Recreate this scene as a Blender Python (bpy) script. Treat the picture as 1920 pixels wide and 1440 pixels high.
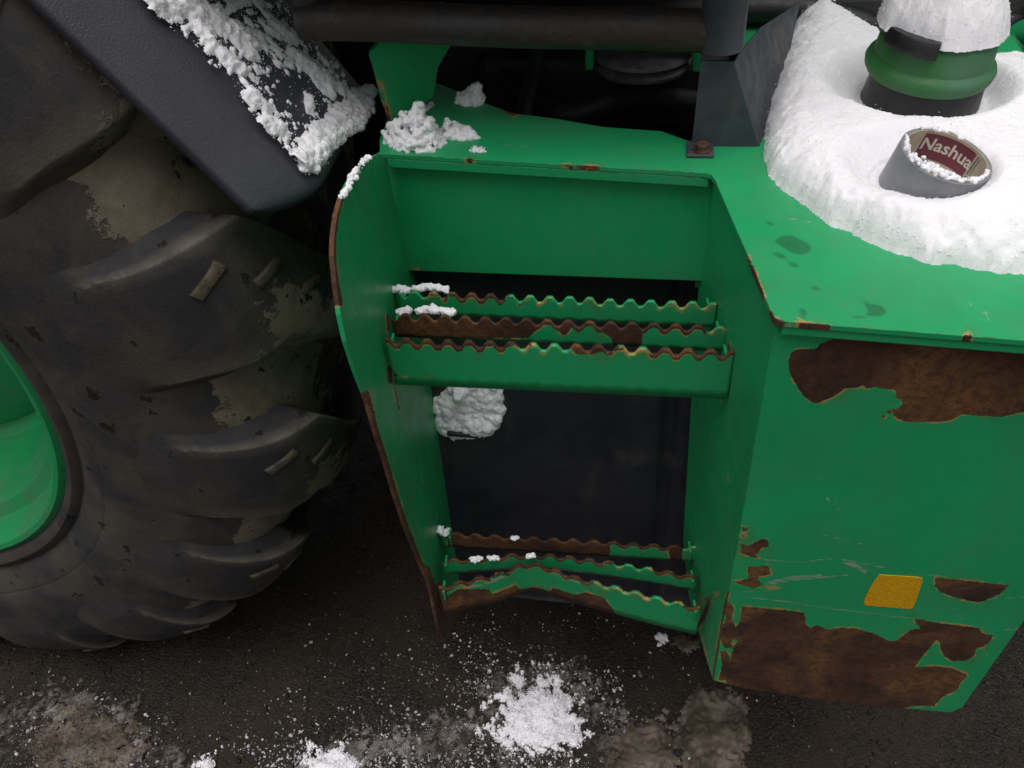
import bpy, bmesh, math, random
import numpy as np
from mathutils import Matrix, Vector
random.seed(7); RNG = np.random.default_rng(11)
S = bpy.context.scene
for o in list(bpy.data.objects): bpy.data.objects.remove(o)
COL = S.collection

# ------------------------------------------------------------------ camera
F = 1500.0
NADIR = (1110, 2300); VPX = (-7840, 254); HCAM = 1.65
dn = np.array([NADIR[0]-960, NADIR[1]-720, F]); dn /= np.linalg.norm(dn)
ax = -np.array([VPX[0]-960, VPX[1]-720, F]); ax -= dn*(ax@dn); ax /= np.linalg.norm(ax)
up = -dn; ay = np.cross(up, ax)
ROT = np.array([ax, ay, up])                 # camera (x right, y down, z forward) -> world
CAMP = np.array([0, 0, HCAM])
def ray(p): return ROT @ np.array([(p[0]-960)/F, (p[1]-720)/F, 1.0])
def proj(P):
    P = np.asarray(P, float); q = (P-CAMP) @ ROT
    return np.stack([960+F*q[..., 0]/q[..., 2], 720+F*q[..., 1]/q[..., 2]], -1)
def hit(p, o, n):
    n = np.asarray(n, float); d = ray(p); t = ((np.asarray(o, float)-CAMP)@n)/(d@n); return CAMP+t*d
def hz(p, z): return hit(p, (0, 0, z), (0, 0, 1))
def hy(p, y): return hit(p, (0, y, 0), (0, 1, 0))

cam = bpy.data.cameras.new('camera'); camo = bpy.data.objects.new('camera', cam); COL.objects.link(camo)
cam.sensor_width = 36; cam.lens = 36*F/1920; cam.clip_start = 0.02; cam.clip_end = 400
cx, cy, cz = ROT[:, 0], -ROT[:, 1], -ROT[:, 2]
camo.matrix_world = Matrix(((cx[0], cy[0], cz[0], 0), (cx[1], cy[1], cz[1], 0), (cx[2], cy[2], cz[2], HCAM), (0, 0, 0, 1)))
S.camera = camo
S.render.resolution_x = 1024; S.render.resolution_y = 768

# ------------------------------------------------------------------ sky, sun, exposure (overcast winter day)
SUN_EL, SUN_AZ = math.radians(82), math.radians(200)
W = bpy.data.worlds.new('World'); S.world = W; W.use_nodes = True
wn = W.node_tree.nodes; wl = W.node_tree.links
sky = wn.new('ShaderNodeTexSky'); sky.sky_type = 'NISHITA'; sky.sun_disc = False
sky.sun_elevation = SUN_EL; sky.sun_rotation = SUN_AZ; sky.air_density = 1.0; sky.dust_density = 4.0; sky.ozone_density = 1.0
hs = wn.new('ShaderNodeHueSaturation'); hs.inputs['Saturation'].default_value = 0.10
wl.new(sky.outputs[0], hs.inputs['Color'])
bg = wn['Background']; bg.inputs['Strength'].default_value = 0.064
wl.new(hs.outputs[0], bg.inputs['Color'])
sl = bpy.data.lights.new('sun', 'SUN'); sl.energy = 1.5; sl.angle = math.radians(60); sl.color = (1, 0.958, 0.972)
so = bpy.data.objects.new('sun', sl); COL.objects.link(so)
# direction TO the sun (sky: rotation 0 = +Y, clockwise)
sd = Vector((math.sin(SUN_AZ)*math.cos(SUN_EL), math.cos(SUN_AZ)*math.cos(SUN_EL), math.sin(SUN_EL)))
so.rotation_euler = sd.to_track_quat('Z', 'Y').to_euler(); so.location = (0, -3, 6)
S.view_settings.view_transform = 'Standard'; S.view_settings.look = 'None'
S.view_settings.exposure = 0.62; S.view_settings.gamma = 1.0

# ------------------------------------------------------------------ small maths helpers
def vnoise(P, seed=0):
    P = np.asarray(P, float); i = np.floor(P).astype(np.int64); f = P-i; f = f*f*(3-2*f)
    def h(a, b, c):
        n = (a*374761393 + b*668265263 + c*2147483647 + seed*1274126177) & 0xffffffff
        n = ((n ^ (n >> 13))*1274126177) & 0xffffffff
        n = ((n ^ (n >> 15))*2246822519) & 0xffffffff
        return ((n ^ (n >> 16)) & 0xffff)/65535.0
    r = 0
    for dx in (0, 1):
        for dy in (0, 1):
            for dz in (0, 1):
                w = (f[..., 0] if dx else 1-f[..., 0])*(f[..., 1] if dy else 1-f[..., 1])*(f[..., 2] if dz else 1-f[..., 2])
                r = r + w*h(i[..., 0]+dx, i[..., 1]+dy, i[..., 2]+dz)
    return r
def fbm(P, scale, octv=4, seed=0, gain=.5):
    P = np.asarray(P, float)*scale; a = 1; s = 0; t = 0
    for k in range(octv):
        s = s+a*vnoise(P, seed+k*17); t += a; a *= gain; P = P*2.03+11.3
    return s/t*2-1                           # about -1..1
def sdf(Q, poly):                            # signed distance, + inside
    Q = np.asarray(Q, float); poly = np.asarray(poly, float)
    d = np.full(Q.shape[:-1], 1e9); ins = np.zeros(Q.shape[:-1], bool)
    for a, b in zip(poly, np.roll(poly, -1, 0)):
        e = b-a; w = Q-a; t = np.clip((w@e)/max(e@e, 1e-12), 0, 1)
        d = np.minimum(d, np.hypot(w[..., 0]-t*e[0], w[..., 1]-t*e[1]))
        c1 = (a[1] <= Q[..., 1]) & (b[1] > Q[..., 1]); c2 = (b[1] <= Q[..., 1]) & (a[1] > Q[..., 1])
        cr = e[0]*w[..., 1]-e[1]*w[..., 0]
        ins ^= (c1 & (cr > 0)) | (c2 & (cr < 0))
    return np.where(ins, d, -d)
def pdist(Q, line):
    Q = np.asarray(Q, float); line = np.asarray(line, float); d = np.full(Q.shape[:-1], 1e9)
    for a, b in zip(line[:-1], line[1:]):
        e = b-a; w = Q-a; t = np.clip((w@e)/max(e@e, 1e-12), 0, 1)
        d = np.minimum(d, np.hypot(w[..., 0]-t*e[0], w[..., 1]-t*e[1]))
    return d
def crop(pts, x0, y0, k=.375): return [(x0+a*k, y0+b*k) for a, b in pts]
def sstep(x, a, b): t = np.clip((x-a)/(b-a), 0, 1); return t*t*(3-2*t)

# ------------------------------------------------------------------ materials
def mat(name, rough=.5, col=(.5, .5, .5), metal=0, spec=.5):
    m = bpy.data.materials.new(name); m.use_nodes = True
    b = m.node_tree.nodes['Principled BSDF']
    b.inputs['Base Color'].default_value = (*col, 1); b.inputs['Roughness'].default_value = rough
    b.inputs['Metallic'].default_value = metal; b.inputs['Specular IOR Level'].default_value = spec
    return m
class N:
    def __init__(s, m): s.t = m.node_tree; s.n = s.t.nodes; s.l = s.t.links; s.b = s.n['Principled BSDF']; s.tc = s.n.new('ShaderNodeTexCoord').outputs['Object']
    def set(s, sock, v):
        if hasattr(v, 'is_output') or isinstance(v, bpy.types.NodeSocket): s.l.new(v, sock)
        else: sock.default_value = (*v, 1) if isinstance(v, tuple) and len(v) == 3 and sock.type == 'RGBA' else v
    def noise(s, scale, detail=4, rough=.55, dist=0, vec=None, stretch=None):
        n = s.n.new('ShaderNodeTexNoise'); n.inputs['Scale'].default_value = scale; n.inputs['Detail'].default_value = detail
        n.inputs['Roughness'].default_value = rough; n.inputs['Distortion'].default_value = dist
        v = vec or s.tc
        if stretch:
            mp = s.n.new('ShaderNodeMapping'); mp.inputs['Scale'].default_value = stretch; s.l.new(v, mp.inputs['Vector']); v = mp.outputs[0]
        s.l.new(v, n.inputs['Vector']); return n.outputs['Fac']
    def vor(s, scale, feat='F1', out='Distance'):
        n = s.n.new('ShaderNodeTexVoronoi'); n.feature = feat; n.inputs['Scale'].default_value = scale; s.l.new(s.tc, n.inputs['Vector']); return n.outputs[out]
    def attr(s, name):
        n = s.n.new('ShaderNodeAttribute'); n.attribute_name = name; return n.outputs['Fac']
    def m(s, op, a, b=0., c=None):
        n = s.n.new('ShaderNodeMath'); n.operation = op; s.set(n.inputs[0], a); s.set(n.inputs[1], b)
        if c is not None: s.set(n.inputs[2], c)
        return n.outputs[0]
    def map(s, v, a, b, c=0., d=1., smooth=True):
        n = s.n.new('ShaderNodeMapRange'); n.interpolation_type = 'SMOOTHSTEP' if smooth else 'LINEAR'
        s.set(n.inputs['Value'], v); n.inputs['From Min'].default_value = a; n.inputs['From Max'].default_value = b
        n.inputs['To Min'].default_value = c; n.inputs['To Max'].default_value = d; return n.outputs[0]
    def mix(s, f, a, b):
        n = s.n.new('ShaderNodeMix'); n.data_type = 'RGBA'; s.set(n.inputs[0], f); s.set(n.inputs[6], a); s.set(n.inputs[7], b); return n.outputs[2]
    def bump(s, h, dist=.001, strength=1., normal=None):
        n = s.n.new('ShaderNodeBump'); n.inputs['Distance'].default_value = dist; n.inputs['Strength'].default_value = strength
        s.set(n.inputs['Height'], h)
        if normal: s.l.new(normal, n.inputs['Normal'])
        return n.outputs[0]
    def bevel(s, r, samples=4):
        n = s.n.new('ShaderNodeBevel'); n.samples = samples; n.inputs['Radius'].default_value = r; return n.outputs[0]
    def edge(s, r):                          # 0 on flats, up to 1 at sharp edges
        g = s.n.new('ShaderNodeNewGeometry'); d = s.n.new('ShaderNodeVectorMath'); d.operation = 'DOT_PRODUCT'
        s.l.new(s.bevel(r), d.inputs[0]); s.l.new(g.outputs['Normal'], d.inputs[1])
        return s.map(d.outputs['Value'], .995, .80)
    def out(s, name, v): s.set(s.b.inputs[name], v)

def rust_color(n):
    a = n.noise(26, 8, .75, dist=.3); b = n.noise(330, 4, .7); c = n.noise(6, 6, .65, dist=.6); d = n.noise(85, 6, .72)
    col = n.mix(n.map(a, .32, .66), (.016, .006, .003), (.072, .025, .0095))
    col = n.mix(n.map(c, .42, .62, 0, .9), col, n.mix(n.map(d, .38, .60), (.075, .028, .008), (.185, .085, .026)))
    col = n.mix(n.map(d, .56, .68, 0, .75), col, (.012, .005, .003))
    return n.mix(n.map(b, .58, .72, 0, .6), col, (.13, .065, .026)), n.m('ADD', n.m('MULTIPLY', b, .8), n.m('ADD', d, n.m('MULTIPLY', a, 1.2)))
def make_green(name, base, edgewear=.35, dirt=.35, rofs=0.):
    m = mat(name, .38); n = N(m)
    rust = n.attr('rust'); stain = n.attr('stain'); scr = n.attr('scratch')
    fine = n.noise(190, 5, .6); big = n.noise(5, 4); mid = n.noise(34, 4)
    e = n.edge(.0022)
    wear = n.m('SUBTRACT', n.m('MULTIPLY', e, n.map(n.noise(38, 5, .7), .52-edgewear*.25, .62, 0, 1)), .5)
    r = n.m('ADD', rust, n.m('MULTIPLY', n.m('SUBTRACT', fine, .5), 7.))
    rm = n.map(r, -.6, .8); rmw = n.map(wear, 0, .1)
    mask = n.m('MAXIMUM', rm, rmw)
    rim = n.m('MULTIPLY', n.map(r, -4.2, -1.0), n.map(n.noise(55, 3), .47, .60))
    col = n.mix(n.map(big, .3, .7), tuple(x*.90 for x in base), tuple(x*1.08 for x in base))
    col = n.mix(n.map(n.noise(26, 5, .65, stretch=(1, 1, .12)), .50, .74, 0, .22), col, (.050, .26, .10))
    col = n.mix(n.map(n.noise(2.3, 5, .6), .48, .72, 0, .30), col, tuple(x*.72+.012 for x in base))
    col = n.mix(n.map(fine, .5, .75, 0, .25), col, tuple(x*.75 for x in base))
    film = n.m('MULTIPLY', n.map(n.noise(9, 5, .6), .42, .75), dirt)
    col = n.mix(n.m('MULTIPLY', film, .75), col, (.070, .17, .095))
    spk = n.map(n.noise(330, 2, .5), .67, .75, 0, .45)
    col = n.mix(n.m('MULTIPLY', spk, dirt), col, (.11, .10, .055))
    col = n.mix(n.map(stain, -2, 3, 0, .55), col, (.022, .070, .040))
    col = n.mix(n.m('MULTIPLY', n.map(scr, -.8, .6), n.map(n.noise(120, 3, .7, stretch=(.25, .25, 2.2)), .40, .58)), col, (.28, .33, .25))
    bleed = n.m('MULTIPLY', n.map(r, -26., -2.), n.map(n.noise(30, 5, .65, stretch=(1, 1, .22)), .46, .70, 0, .40))
    col = n.mix(bleed, col, (.105, .085, .022))
    col = n.mix(rim, col, (.40, .25, .075))
    rc, rb = rust_color(n)
    col = n.mix(mask, col, rc)
    n.out('Base Color', col)
    ro = n.m('ADD', n.map(mid, .3, .7, .36, .5), n.m('MULTIPLY', film, .12))
    ro = n.m('SUBTRACT', ro, n.map(stain, -2, 3, 0, .12))
    n.out('Roughness', n.m('ADD', n.m('ADD', ro, rofs), n.m('MULTIPLY', mask, .42)))
    n.out('Specular IOR Level', .5)
    h = n.m('ADD', n.m('MULTIPLY', n.m('SUBTRACT', 1., mask), .55), n.m('MULTIPLY', n.m('MULTIPLY', mask, rb), .5))
    h = n.m('ADD', h, n.m('MULTIPLY', n.noise(700, 2), .02)); h = n.m('ADD', h, n.m('MULTIPLY', n.noise(16, 2), .35))
    n.out('Normal', n.bump(h, .0009, .8, n.bevel(.0016)))
    return m
GREEN = (.010, .335, .112)
M_GREEN = make_green('worn_green_paint', GREEN)
M_CAPGREEN = make_green('cap_green_plastic', (.022, .150, .028), .1, 1.6, .16)
M_RIMGREEN = make_green('rim_green_paint', (.010, .27, .085), .2, .9)

def make_plain(name, c1, c2, rough, scale=20, bump=.0004, bscale=600, spec=.45, edge=0, c3=None):
    m = mat(name, rough, spec=spec); n = N(m)
    col = n.mix(n.map(n.noise(scale, 6, .6), .36, .66), c1, c2)
    if c3: col = n.mix(n.map(n.noise(scale*.37, 5, .65, dist=.4), .52, .66), col, c3)
    if edge: col = n.mix(n.m('MULTIPLY', n.edge(.002), edge), col, tuple(min(1, x*2.2+.02) for x in c2))
    n.out('Base Color', col)
    n.out('Roughness', n.map(n.noise(scale*1.7, 3), .3, .7, rough-.07, rough+.1))
    n.out('Normal', n.bump(n.noise(bscale, 3), bump, .8, n.bevel(.0015)))
    return m
M_FENDER = make_plain('grey_fender_plastic', (.040, .041, .050), (.052, .053, .064), .36, 12, .0007, 420, .55)
M_BRACKET = make_plain('grey_painted_bracket', (.040, .046, .056), (.060, .066, .076), .5, 30, .0003, 500, .4, .5, (.075, .072, .066))
M_DARK = make_plain('dark_machinery', (.010, .010, .011), (.020, .018, .016), .6, 14, .001, 200)
M_SHIELD = make_plain('dark_grimy_shield', (.012, .013, .018), (.020, .021, .027), .5, 10, .0006, 260, .35, 0, (.040, .038, .036))
M_BLACK = make_plain('black_plastic', (.009, .009, .010), (.016, .016, .018), .45, 30, .0004, 500)
M_HOSE = make_plain('black_rubber_hose', (.012, .012, .013), (.022, .022, .022), .55, 40, .0004, 500)
def make_tube():
    m = mat('rusty_weathered_tube', .5); n = N(m)
    a = n.noise(16, 7, .68, dist=.5); b = n.noise(150, 4, .6)
    col = n.mix(n.map(a, .40, .60), (.030, .029, .029), (.040, .027, .018))
    col = n.mix(n.map(n.noise(30, 5), .55, .72), col, (.065, .058, .050))
    col = n.mix(n.map(b, .58, .70, 0, .8), col, (.016, .012, .009))
    n.out('Base Color', col); n.out('Roughness', n.map(a, .3, .7, .42, .75))
    n.out('Normal', n.bump(n.m('ADD', n.m('MULTIPLY', a, 1.5), b), .0015, .8)); return m
M_TUBE = make_tube()
def make_rubber():
    m = mat('muddy_tyre_rubber', .8, spec=.25); n = N(m)
    mud = n.attr('mud')
    a = n.noise(6, 7, .62, dist=.6); b = n.noise(22, 6, .65); c = n.noise(240, 3, .6)
    col = n.mix(n.map(a, .38, .66), (.027, .0265, .029), (.060, .052, .043))
    col = n.mix(n.map(n.noise(11, 6, .6, stretch=(1, 1, .4)), .52, .70, 0, .6), col, (.060, .050, .036))
    mm = n.map(n.m('ADD', mud, n.m('MULTIPLY', n.m('SUBTRACT', b, .5), 2.2)), -.06, .06)
    col = n.mix(mm, col, n.mix(n.map(b, .3, .7), (.115, .096, .068), (.180, .152, .112)))
    col = n.mix(n.map(n.noise(22, 4, .6), .645, .67, 0, .9), col, (.009, .0075, .006))
    col = n.mix(n.map(c, .62, .74, 0, .4), col, (.09, .08, .062))
    col = n.mix(n.m('MULTIPLY', n.edge(.004), n.map(b, .35, .6, .1, .55)), col, (.115, .10, .08))
    col = n.mix(n.m('MULTIPLY', n.attr('worn'), n.map(n.noise(18, 5, .6), .35, .6, .15, .9)), col, (.16, .142, .115))
    n.out('Base Color', col); n.out('Roughness', n.map(b, .3, .7, .7, .92))
    n.out('Normal', n.bump(n.m('ADD', n.m('MULTIPLY', mm, .7), n.m('ADD', b, n.m('MULTIPLY', c, .35))), .0022, .8, n.bevel(.003)))
    return m
M_RUBBER = make_rubber()
M_MUDBAR = make_plain('dried_mud', (.050, .043, .032), (.105, .088, .062), .85, 60, .0012, 300, .2)
def make_snow(name, a, b, sub=.35):
    m = mat(name, .75, spec=.2); n = N(m)
    g = n.noise(900, 3, .6); col = n.mix(n.map(n.noise(12, 4), .35, .7), a, b)
    n.out('Base Color', col); n.out('Subsurface Weight', sub); n.b.inputs['Subsurface Radius'].default_value = (.006, .0055, .005)
    n.b.inputs['Subsurface Scale'].default_value = 1.
    h = n.m('ADD', n.m('MULTIPLY', g, .6), n.noise(260, 4, .65))
    n.out('Normal', n.bump(h, .0014, .5)); return m
M_SNOW = make_snow('fresh_snow', (.88, .865, .885), (.93, .92, .935))
M_CRYSTAL = mat('snow_crystals', .7, (.90, .89, .905), spec=.2)
M_THIN = make_snow('thin_snow', (.84, .825, .85), (.92, .91, .93), .2)
n_ = N(M_THIN); n_.out('Alpha', n_.map(n_.m('ADD', n_.attr('thick'), n_.m('MULTIPLY', n_.m('SUBTRACT', n_.noise(160, 4, .7), .5), .9)), .10, .75)); del n_
M_MELT = make_snow('melting_slush', (.075, .062, .050), (.30, .275, .26), .1)
n_ = N(M_MELT); n_.out('Alpha', n_.m('MULTIPLY', n_.map(n_.m('ADD', n_.attr('thick'), n_.m('MULTIPLY', n_.m('SUBTRACT', n_.noise(60, 6, .75), .5), 2.4)), .15, 1.1), .85)); n_.out('Roughness', .4); del n_
M_SLUSH = make_snow('dirty_slush', (.060, .047, .034), (.17, .14, .11), .1); M_SLUSH.node_tree.nodes['Principled BSDF'].inputs['Roughness'].default_value = .35
M_CARD = make_plain('cardboard_core', (.34, .29, .21), (.42, .37, .28), .75, 40, .0003, 400, .3)
M_TAPE = make_plain('silver_duct_tape', (.19, .20, .21), (.23, .24, .25), .42, 40, .0004, 500, .5)
M_MAROON = mat('maroon_print', .6, (.13, .018, .032)); M_CREAM = mat('cream_print', .6, (.55, .50, .42))
M_DKPRINT = mat('dark_print', .6, (.05, .04, .035))
def make_reflector():
    m = mat('yellow_reflector', .3, (.75, .40, .01)); n = N(m)
    v = n.vor(330); col = n.mix(n.map(v, .1, .6), (.80, .43, .008), (.60, .31, .006))
    col = n.mix(n.map(n.noise(30, 4), .58, .75, 0, .5), col, (.35, .22, .03))
    n.out('Base Color', col); n.out('Normal', n.bump(v, .0003, .6)); return m
M_YELLOW = make_reflector()
M_BOLT = make_plain('rusty_bolt', (.05, .022, .012), (.11, .05, .022), .7, 90, .001, 300)
M_STEEL = make_plain('worn_steel', (.09, .09, .09), (.16, .155, .15), .45, 60, .0004, 400)
def make_ground():
    m = mat('wet_dirty_asphalt', .6); n = N(m)
    a = n.noise(3.2, 6, .6, dist=.4); v = n.vor(170, out='Color'); vd = n.vor(170)
    s = n.n.new('ShaderNodeSeparateColor'); n.l.new(v, s.inputs[0])
    col = n.mix(n.map(a, .35, .65), (.011, .0080, .0052), (.027, .0200, .0132))
    col = n.mix(n.map(s.outputs[0], .55, .95, 0, .5), col, (.038, .031, .024))
    col = n.mix(n.map(n.noise(400, 3), .62, .74, 0, .4), col, (.06, .048, .035))
    n.out('Base Color', col); n.out('Roughness', n.map(a, .3, .7, .50, .85)); n.out('Specular IOR Level', .25)
    n.out('Normal', n.bump(n.m('ADD', n.m('MULTIPLY', vd, -1.), n.m('MULTIPLY', n.noise(300, 4), .8)), .0032, .8)); return m
M_GROUND = make_ground()
def make_gravel(name, k_):
    m = mat(name, .6); n = N(m)
    i = n.n.new('ShaderNodeNewGeometry').outputs['Random Per Island']
    r = n.n.new('ShaderNodeValToRGB'); n.l.new(i, r.inputs[0]); c = r.color_ramp
    c.elements[0].color = (.012, .0095, .007, 1); c.elements[1].color = (.09, .074, .054, 1)
    for p, k in ((.50, (.018, .0145, .011)), (.80, (.030, .024, .0175)), (.94, (.052, .043, .034))):
        e = c.elements.new(p); e.color = (*k, 1)
    for e in c.elements: e.color = (min(e.color[0]*k_, .8), min(e.color[1]*k_, .8), min(e.color[2]*k_, .8), 1)
    n.out('Base Color', r.outputs[0]); n.out('Specular IOR Level', .3); n.out('Roughness', .6); n.out('Normal', n.bump(n.noise(300, 3), .001)); return m
M_GRAVEL = make_gravel('gravel', 1.); M_PEBBLE = make_gravel('pebble_stone', 1.7)
def make_flake():
    m = mat('melting_flakes', .5); n = N(m); i = n.n.new('ShaderNodeNewGeometry').outputs['Random Per Island']
    n.out('Base Color', n.mix(n.map(i, .1, .95), (.045, .040, .036), (.62, .61, .63))); return m
M_FLAKE = make_flake()

# ------------------------------------------------------------------ object helpers
def link(name, me, parent=None, m=None, smooth=False):
    if m and not me.materials: me.materials.append(m)
    if smooth: me.shade_smooth()
    o = bpy.data.objects.new(name, me); COL.objects.link(o)
    if parent is not None: o.parent = parent
    return o
def mesh(name, v, f, m, parent=None, smooth=False, recenter=True):
    v = np.asarray(v, float).reshape(-1, 3); off = np.zeros(3)
    if recenter:
        off = np.array([v[:, 0].mean(), v[:, 1].mean(), v[:, 2].min()])
    me = bpy.data.meshes.new(name); me.from_pydata((v-off).tolist(), [], [list(map(int, q)) for q in f]); me.update()
    o = link(name, me, parent, m, smooth); o.location = off - (ploc(parent) if parent else 0)
    return o
def ploc(p):
    l = np.zeros(3)
    while p is not None: l = l+np.array(p.location); p = p.parent
    return l
def from_bm(name, bm, m, parent=None, smooth=False, autosm=None):
    me = bpy.data.meshes.new(name); bmesh.ops.recalc_face_normals(bm, faces=bm.faces)
    co = np.array([q.co for q in bm.verts]); off = np.array([co[:, 0].mean(), co[:, 1].mean(), co[:, 2].min()])
    bmesh.ops.translate(bm, verts=bm.verts, vec=Vector(-off)); bm.to_mesh(me); bm.free()
    if smooth: me.shade_smooth()
    if autosm: me.shade_smooth(); me.set_sharp_from_angle(angle=math.radians(autosm))
    o = link(name, me, parent, m); o.location = off-(ploc(parent) if parent else 0); return o
def attrs(o, rust=None, stain=None, scratch=None, extra=None):
    me = o.data; n = len(me.vertices); co = np.empty(n*3); me.vertices.foreach_get('co', co)
    P = co.reshape(-1, 3)+ploc(o); Q = proj(P)
    def setv(nm, v):
        a = me.attributes.new(nm, 'FLOAT', 'POINT'); a.data.foreach_set('value', np.asarray(v, np.float32))
    r = np.full(n, -60.)
    for q in (rust or []):
        if isinstance(q, dict): r = np.maximum(r, q['w']-pdist(Q, q['line']))
        else: r = np.maximum(r, sdf(Q, q))
    if extra is not None: r = np.maximum(r, extra(P, Q))
    s = np.full(n, -60.)
    for q in (stain or []): s = np.maximum(s, sdf(Q, q))
    c = np.full(n, -60.)
    for w, l in (scratch or []): c = np.maximum(c, w-pdist(Q, l))
    setv('rust', r); setv('stain', s); setv('scratch', c)
def noattr(o): attrs(o)
def sheet(name, pts, m, parent, thick=.004, step=.004, flip=False, **kw):
    """planar sheet-metal polygon (3D points), gridded, solidified away from the camera side"""
    P = np.array(pts, float); o0 = P.mean(0)
    nn = np.zeros(3)
    for a, b in zip(P, np.roll(P, -1, 0)): nn += np.cross(a-o0, b-o0)
    nn /= np.linalg.norm(nn)
    if (nn@(CAMP-o0) < 0) != flip: P = P[::-1]; nn = -nn
    u = np.cross(nn, (0, 0, 1.)) if abs(nn[2]) < .9 else np.array([1., 0, 0]); u -= nn*(u@nn); u /= np.linalg.norm(u); v = np.cross(nn, u)
    bm = bmesh.new(); bm.faces.new([bm.verts.new(p) for p in P])
    for d in (u, v):
        t = (P-o0)@d
        for k in np.arange(math.ceil(t.min()/step)*step+step*.37, t.max(), step):
            bmesh.ops.bisect_plane(bm, geom=bm.verts[:]+bm.edges[:]+bm.faces[:], plane_co=Vector(o0+d*k), plane_no=Vector(d), dist=1e-6)
    me = bpy.data.meshes.new(name); off = np.array([P[:, 0].mean(), P[:, 1].mean(), P[:, 2].min()])
    bmesh.ops.translate(bm, verts=bm.verts, vec=Vector(-off)); bm.normal_update(); bm.to_mesh(me); bm.free()
    o = link(name, me, parent, m); o.location = off-(ploc(parent) if parent else 0)
    attrs(o, **kw)
    md = o.modifiers.new('thickness', 'SOLIDIFY'); md.thickness = thick; md.offset = -1
    return o
def lathe(name, prof, axis_o, m, parent, seg=64, axis='Z', rot=None, smooth=35, mud=None):
    v = []; f = []; n = len(prof)
    for k in range(seg):
        a = 2*math.pi*k/seg
        for r, h in prof:
            if axis == 'Z': v.append((r*math.cos(a), r*math.sin(a), h))
            else: v.append((r*math.cos(a), h, r*math.sin(a)))
    for k in range(seg):
        for j in range(n-1):
            a, b = k*n+j, ((k+1) % seg)*n+j; f.append((a, b, b+1, a+1))
    me = bpy.data.meshes.new(name); me.from_pydata(v, [], f); me.update()
    bm = bmesh.new(); bm.from_mesh(me); bmesh.ops.remove_doubles(bm, verts=bm.verts, dist=1e-5); bmesh.ops.recalc_face_normals(bm, faces=bm.faces); bm.to_mesh(me); bm.free()
    me.shade_smooth(); me.set_sharp_from_angle(angle=math.radians(smooth))
    o = link(name, me, parent, m); o.location = np.array(axis_o)-(ploc(parent) if parent else 0)
    if rot: o.rotation_euler = rot
    return o
def tube(name, pts, r, m, parent, seg=14, cap=True, wob=0):
    P = np.array(pts, float); v = []; f = []; prev = None
    for i, p in enumerate(P):
        t = P[min(i+1, len(P)-1)]-P[max(i-1, 0)]; t /= np.linalg.norm(t)
        a = np.cross(t, (0, 0, 1.) if abs(t[2]) < .9 else (0, 1., 0)) if prev is None else prev-t*(prev@t)
        a /= np.linalg.norm(a); b = np.cross(t, a); prev = a
        rr = r if np.isscalar(r) else r[i]
        for k in range(seg):
            q = 2*math.pi*k/seg; v.append(p+rr*(a*math.cos(q)+b*math.sin(q)))
    n = len(P)
    for i in range(n-1):
        for k in range(seg):
            f.append((i*seg+k, i*seg+(k+1) % seg, (i+1)*seg+(k+1) % seg, (i+1)*seg+k))
    if cap: f.append(tuple(range(seg))[::-1]); f.append(tuple(range((n-1)*seg, n*seg)))
    me_o = mesh(name, v, f, m, parent, True); me_o.data.set_sharp_from_angle(angle=math.radians(50)); return me_o
def spline(pts, n=8):
    P = np.array(pts, float); P = np.vstack([2*P[0]-P[1], P, 2*P[-1]-P[-2]]); out = []
    for i in range(1, len(P)-2):
        for t in np.linspace(0, 1, n, endpoint=False):
            a, b, c, d = P[i-1:i+3]
            out.append(.5*((2*b)+(-a+c)*t+(2*a-5*b+4*c-d)*t*t+(-a+3*b-3*c+d)*t**3))
    out.append(P[-2]); return np.array(out)
def boxm(name, c, s, m, parent, bevel=.01, seg=2):
    bm = bmesh.new(); bmesh.ops.create_cube(bm, size=1)
    bmesh.ops.scale(bm, vec=Vector(s), verts=bm.verts); bmesh.ops.bevel(bm, geom=bm.edges[:], offset=bevel, segments=seg, affect='EDGES', profile=.5)
    bmesh.ops.translate(bm, vec=Vector(c), verts=bm.verts); return from_bm(name, bm, m, parent)
def prism(name, pts, d, m, parent, bevel=0):
    """closed polygon extruded by vector d"""
    bm = bmesh.new(); vs = [bm.verts.new(p) for p in pts]; fc = bm.faces.new(vs)
    r = bmesh.ops.extrude_face_region(bm, geom=[fc]); bmesh.ops.translate(bm, vec=Vector(d), verts=[g for g in r['geom'] if isinstance(g, bmesh.types.BMVert)])
    if bevel: bmesh.ops.bevel(bm, geom=bm.edges[:], offset=bevel, segments=2, affect='EDGES', profile=.5)
    return from_bm(name, bm, m, parent)
def tag(o, label, cat=None, group=None, kind=None):
    if label: o['label'] = label
    if cat: o['category'] = cat
    if group: o['group'] = group
    if kind: o['kind'] = kind
    return o

# ------------------------------------------------------------------ the ground
GZ = -.055
def ground():
    n = 90; xs = np.concatenate([[-60, -15, -5], np.linspace(-2.6, 2.2, n), [5, 15, 60]]); ys = np.concatenate([[-60, -15, -4], np.linspace(-1, 3, n), [6, 18, 60]])
    X, Y = np.meshgrid(xs, ys, indexing='ij'); P = np.stack([X, Y, X*0], -1)
    near = (abs(X) < 3) & (Y > -1.2) & (Y < 3.2)
    Z = GZ+np.where(near, fbm(P, 2.2, 4, 3)*.012+fbm(P, 11, 3, 5)*.005-.008, -.008); P[..., 2] = Z
    a = np.arange(P.shape[0]*P.shape[1]).reshape(P.shape[:2])
    f = np.stack([a[:-1, :-1], a[1:, :-1], a[1:, 1:], a[:-1, 1:]], -1).reshape(-1, 4)
    o = mesh('ground', P.reshape(-1, 3), f, M_GROUND, None, True, recenter=False); o['kind'] = 'structure'
ground()
def gz(x, y):
    P = np.stack([x, y, x*0], -1); return GZ+fbm(P, 2.2, 4, 3)*.012+fbm(P, 11, 3, 5)*.005-.008
ICO_V = None
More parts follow.
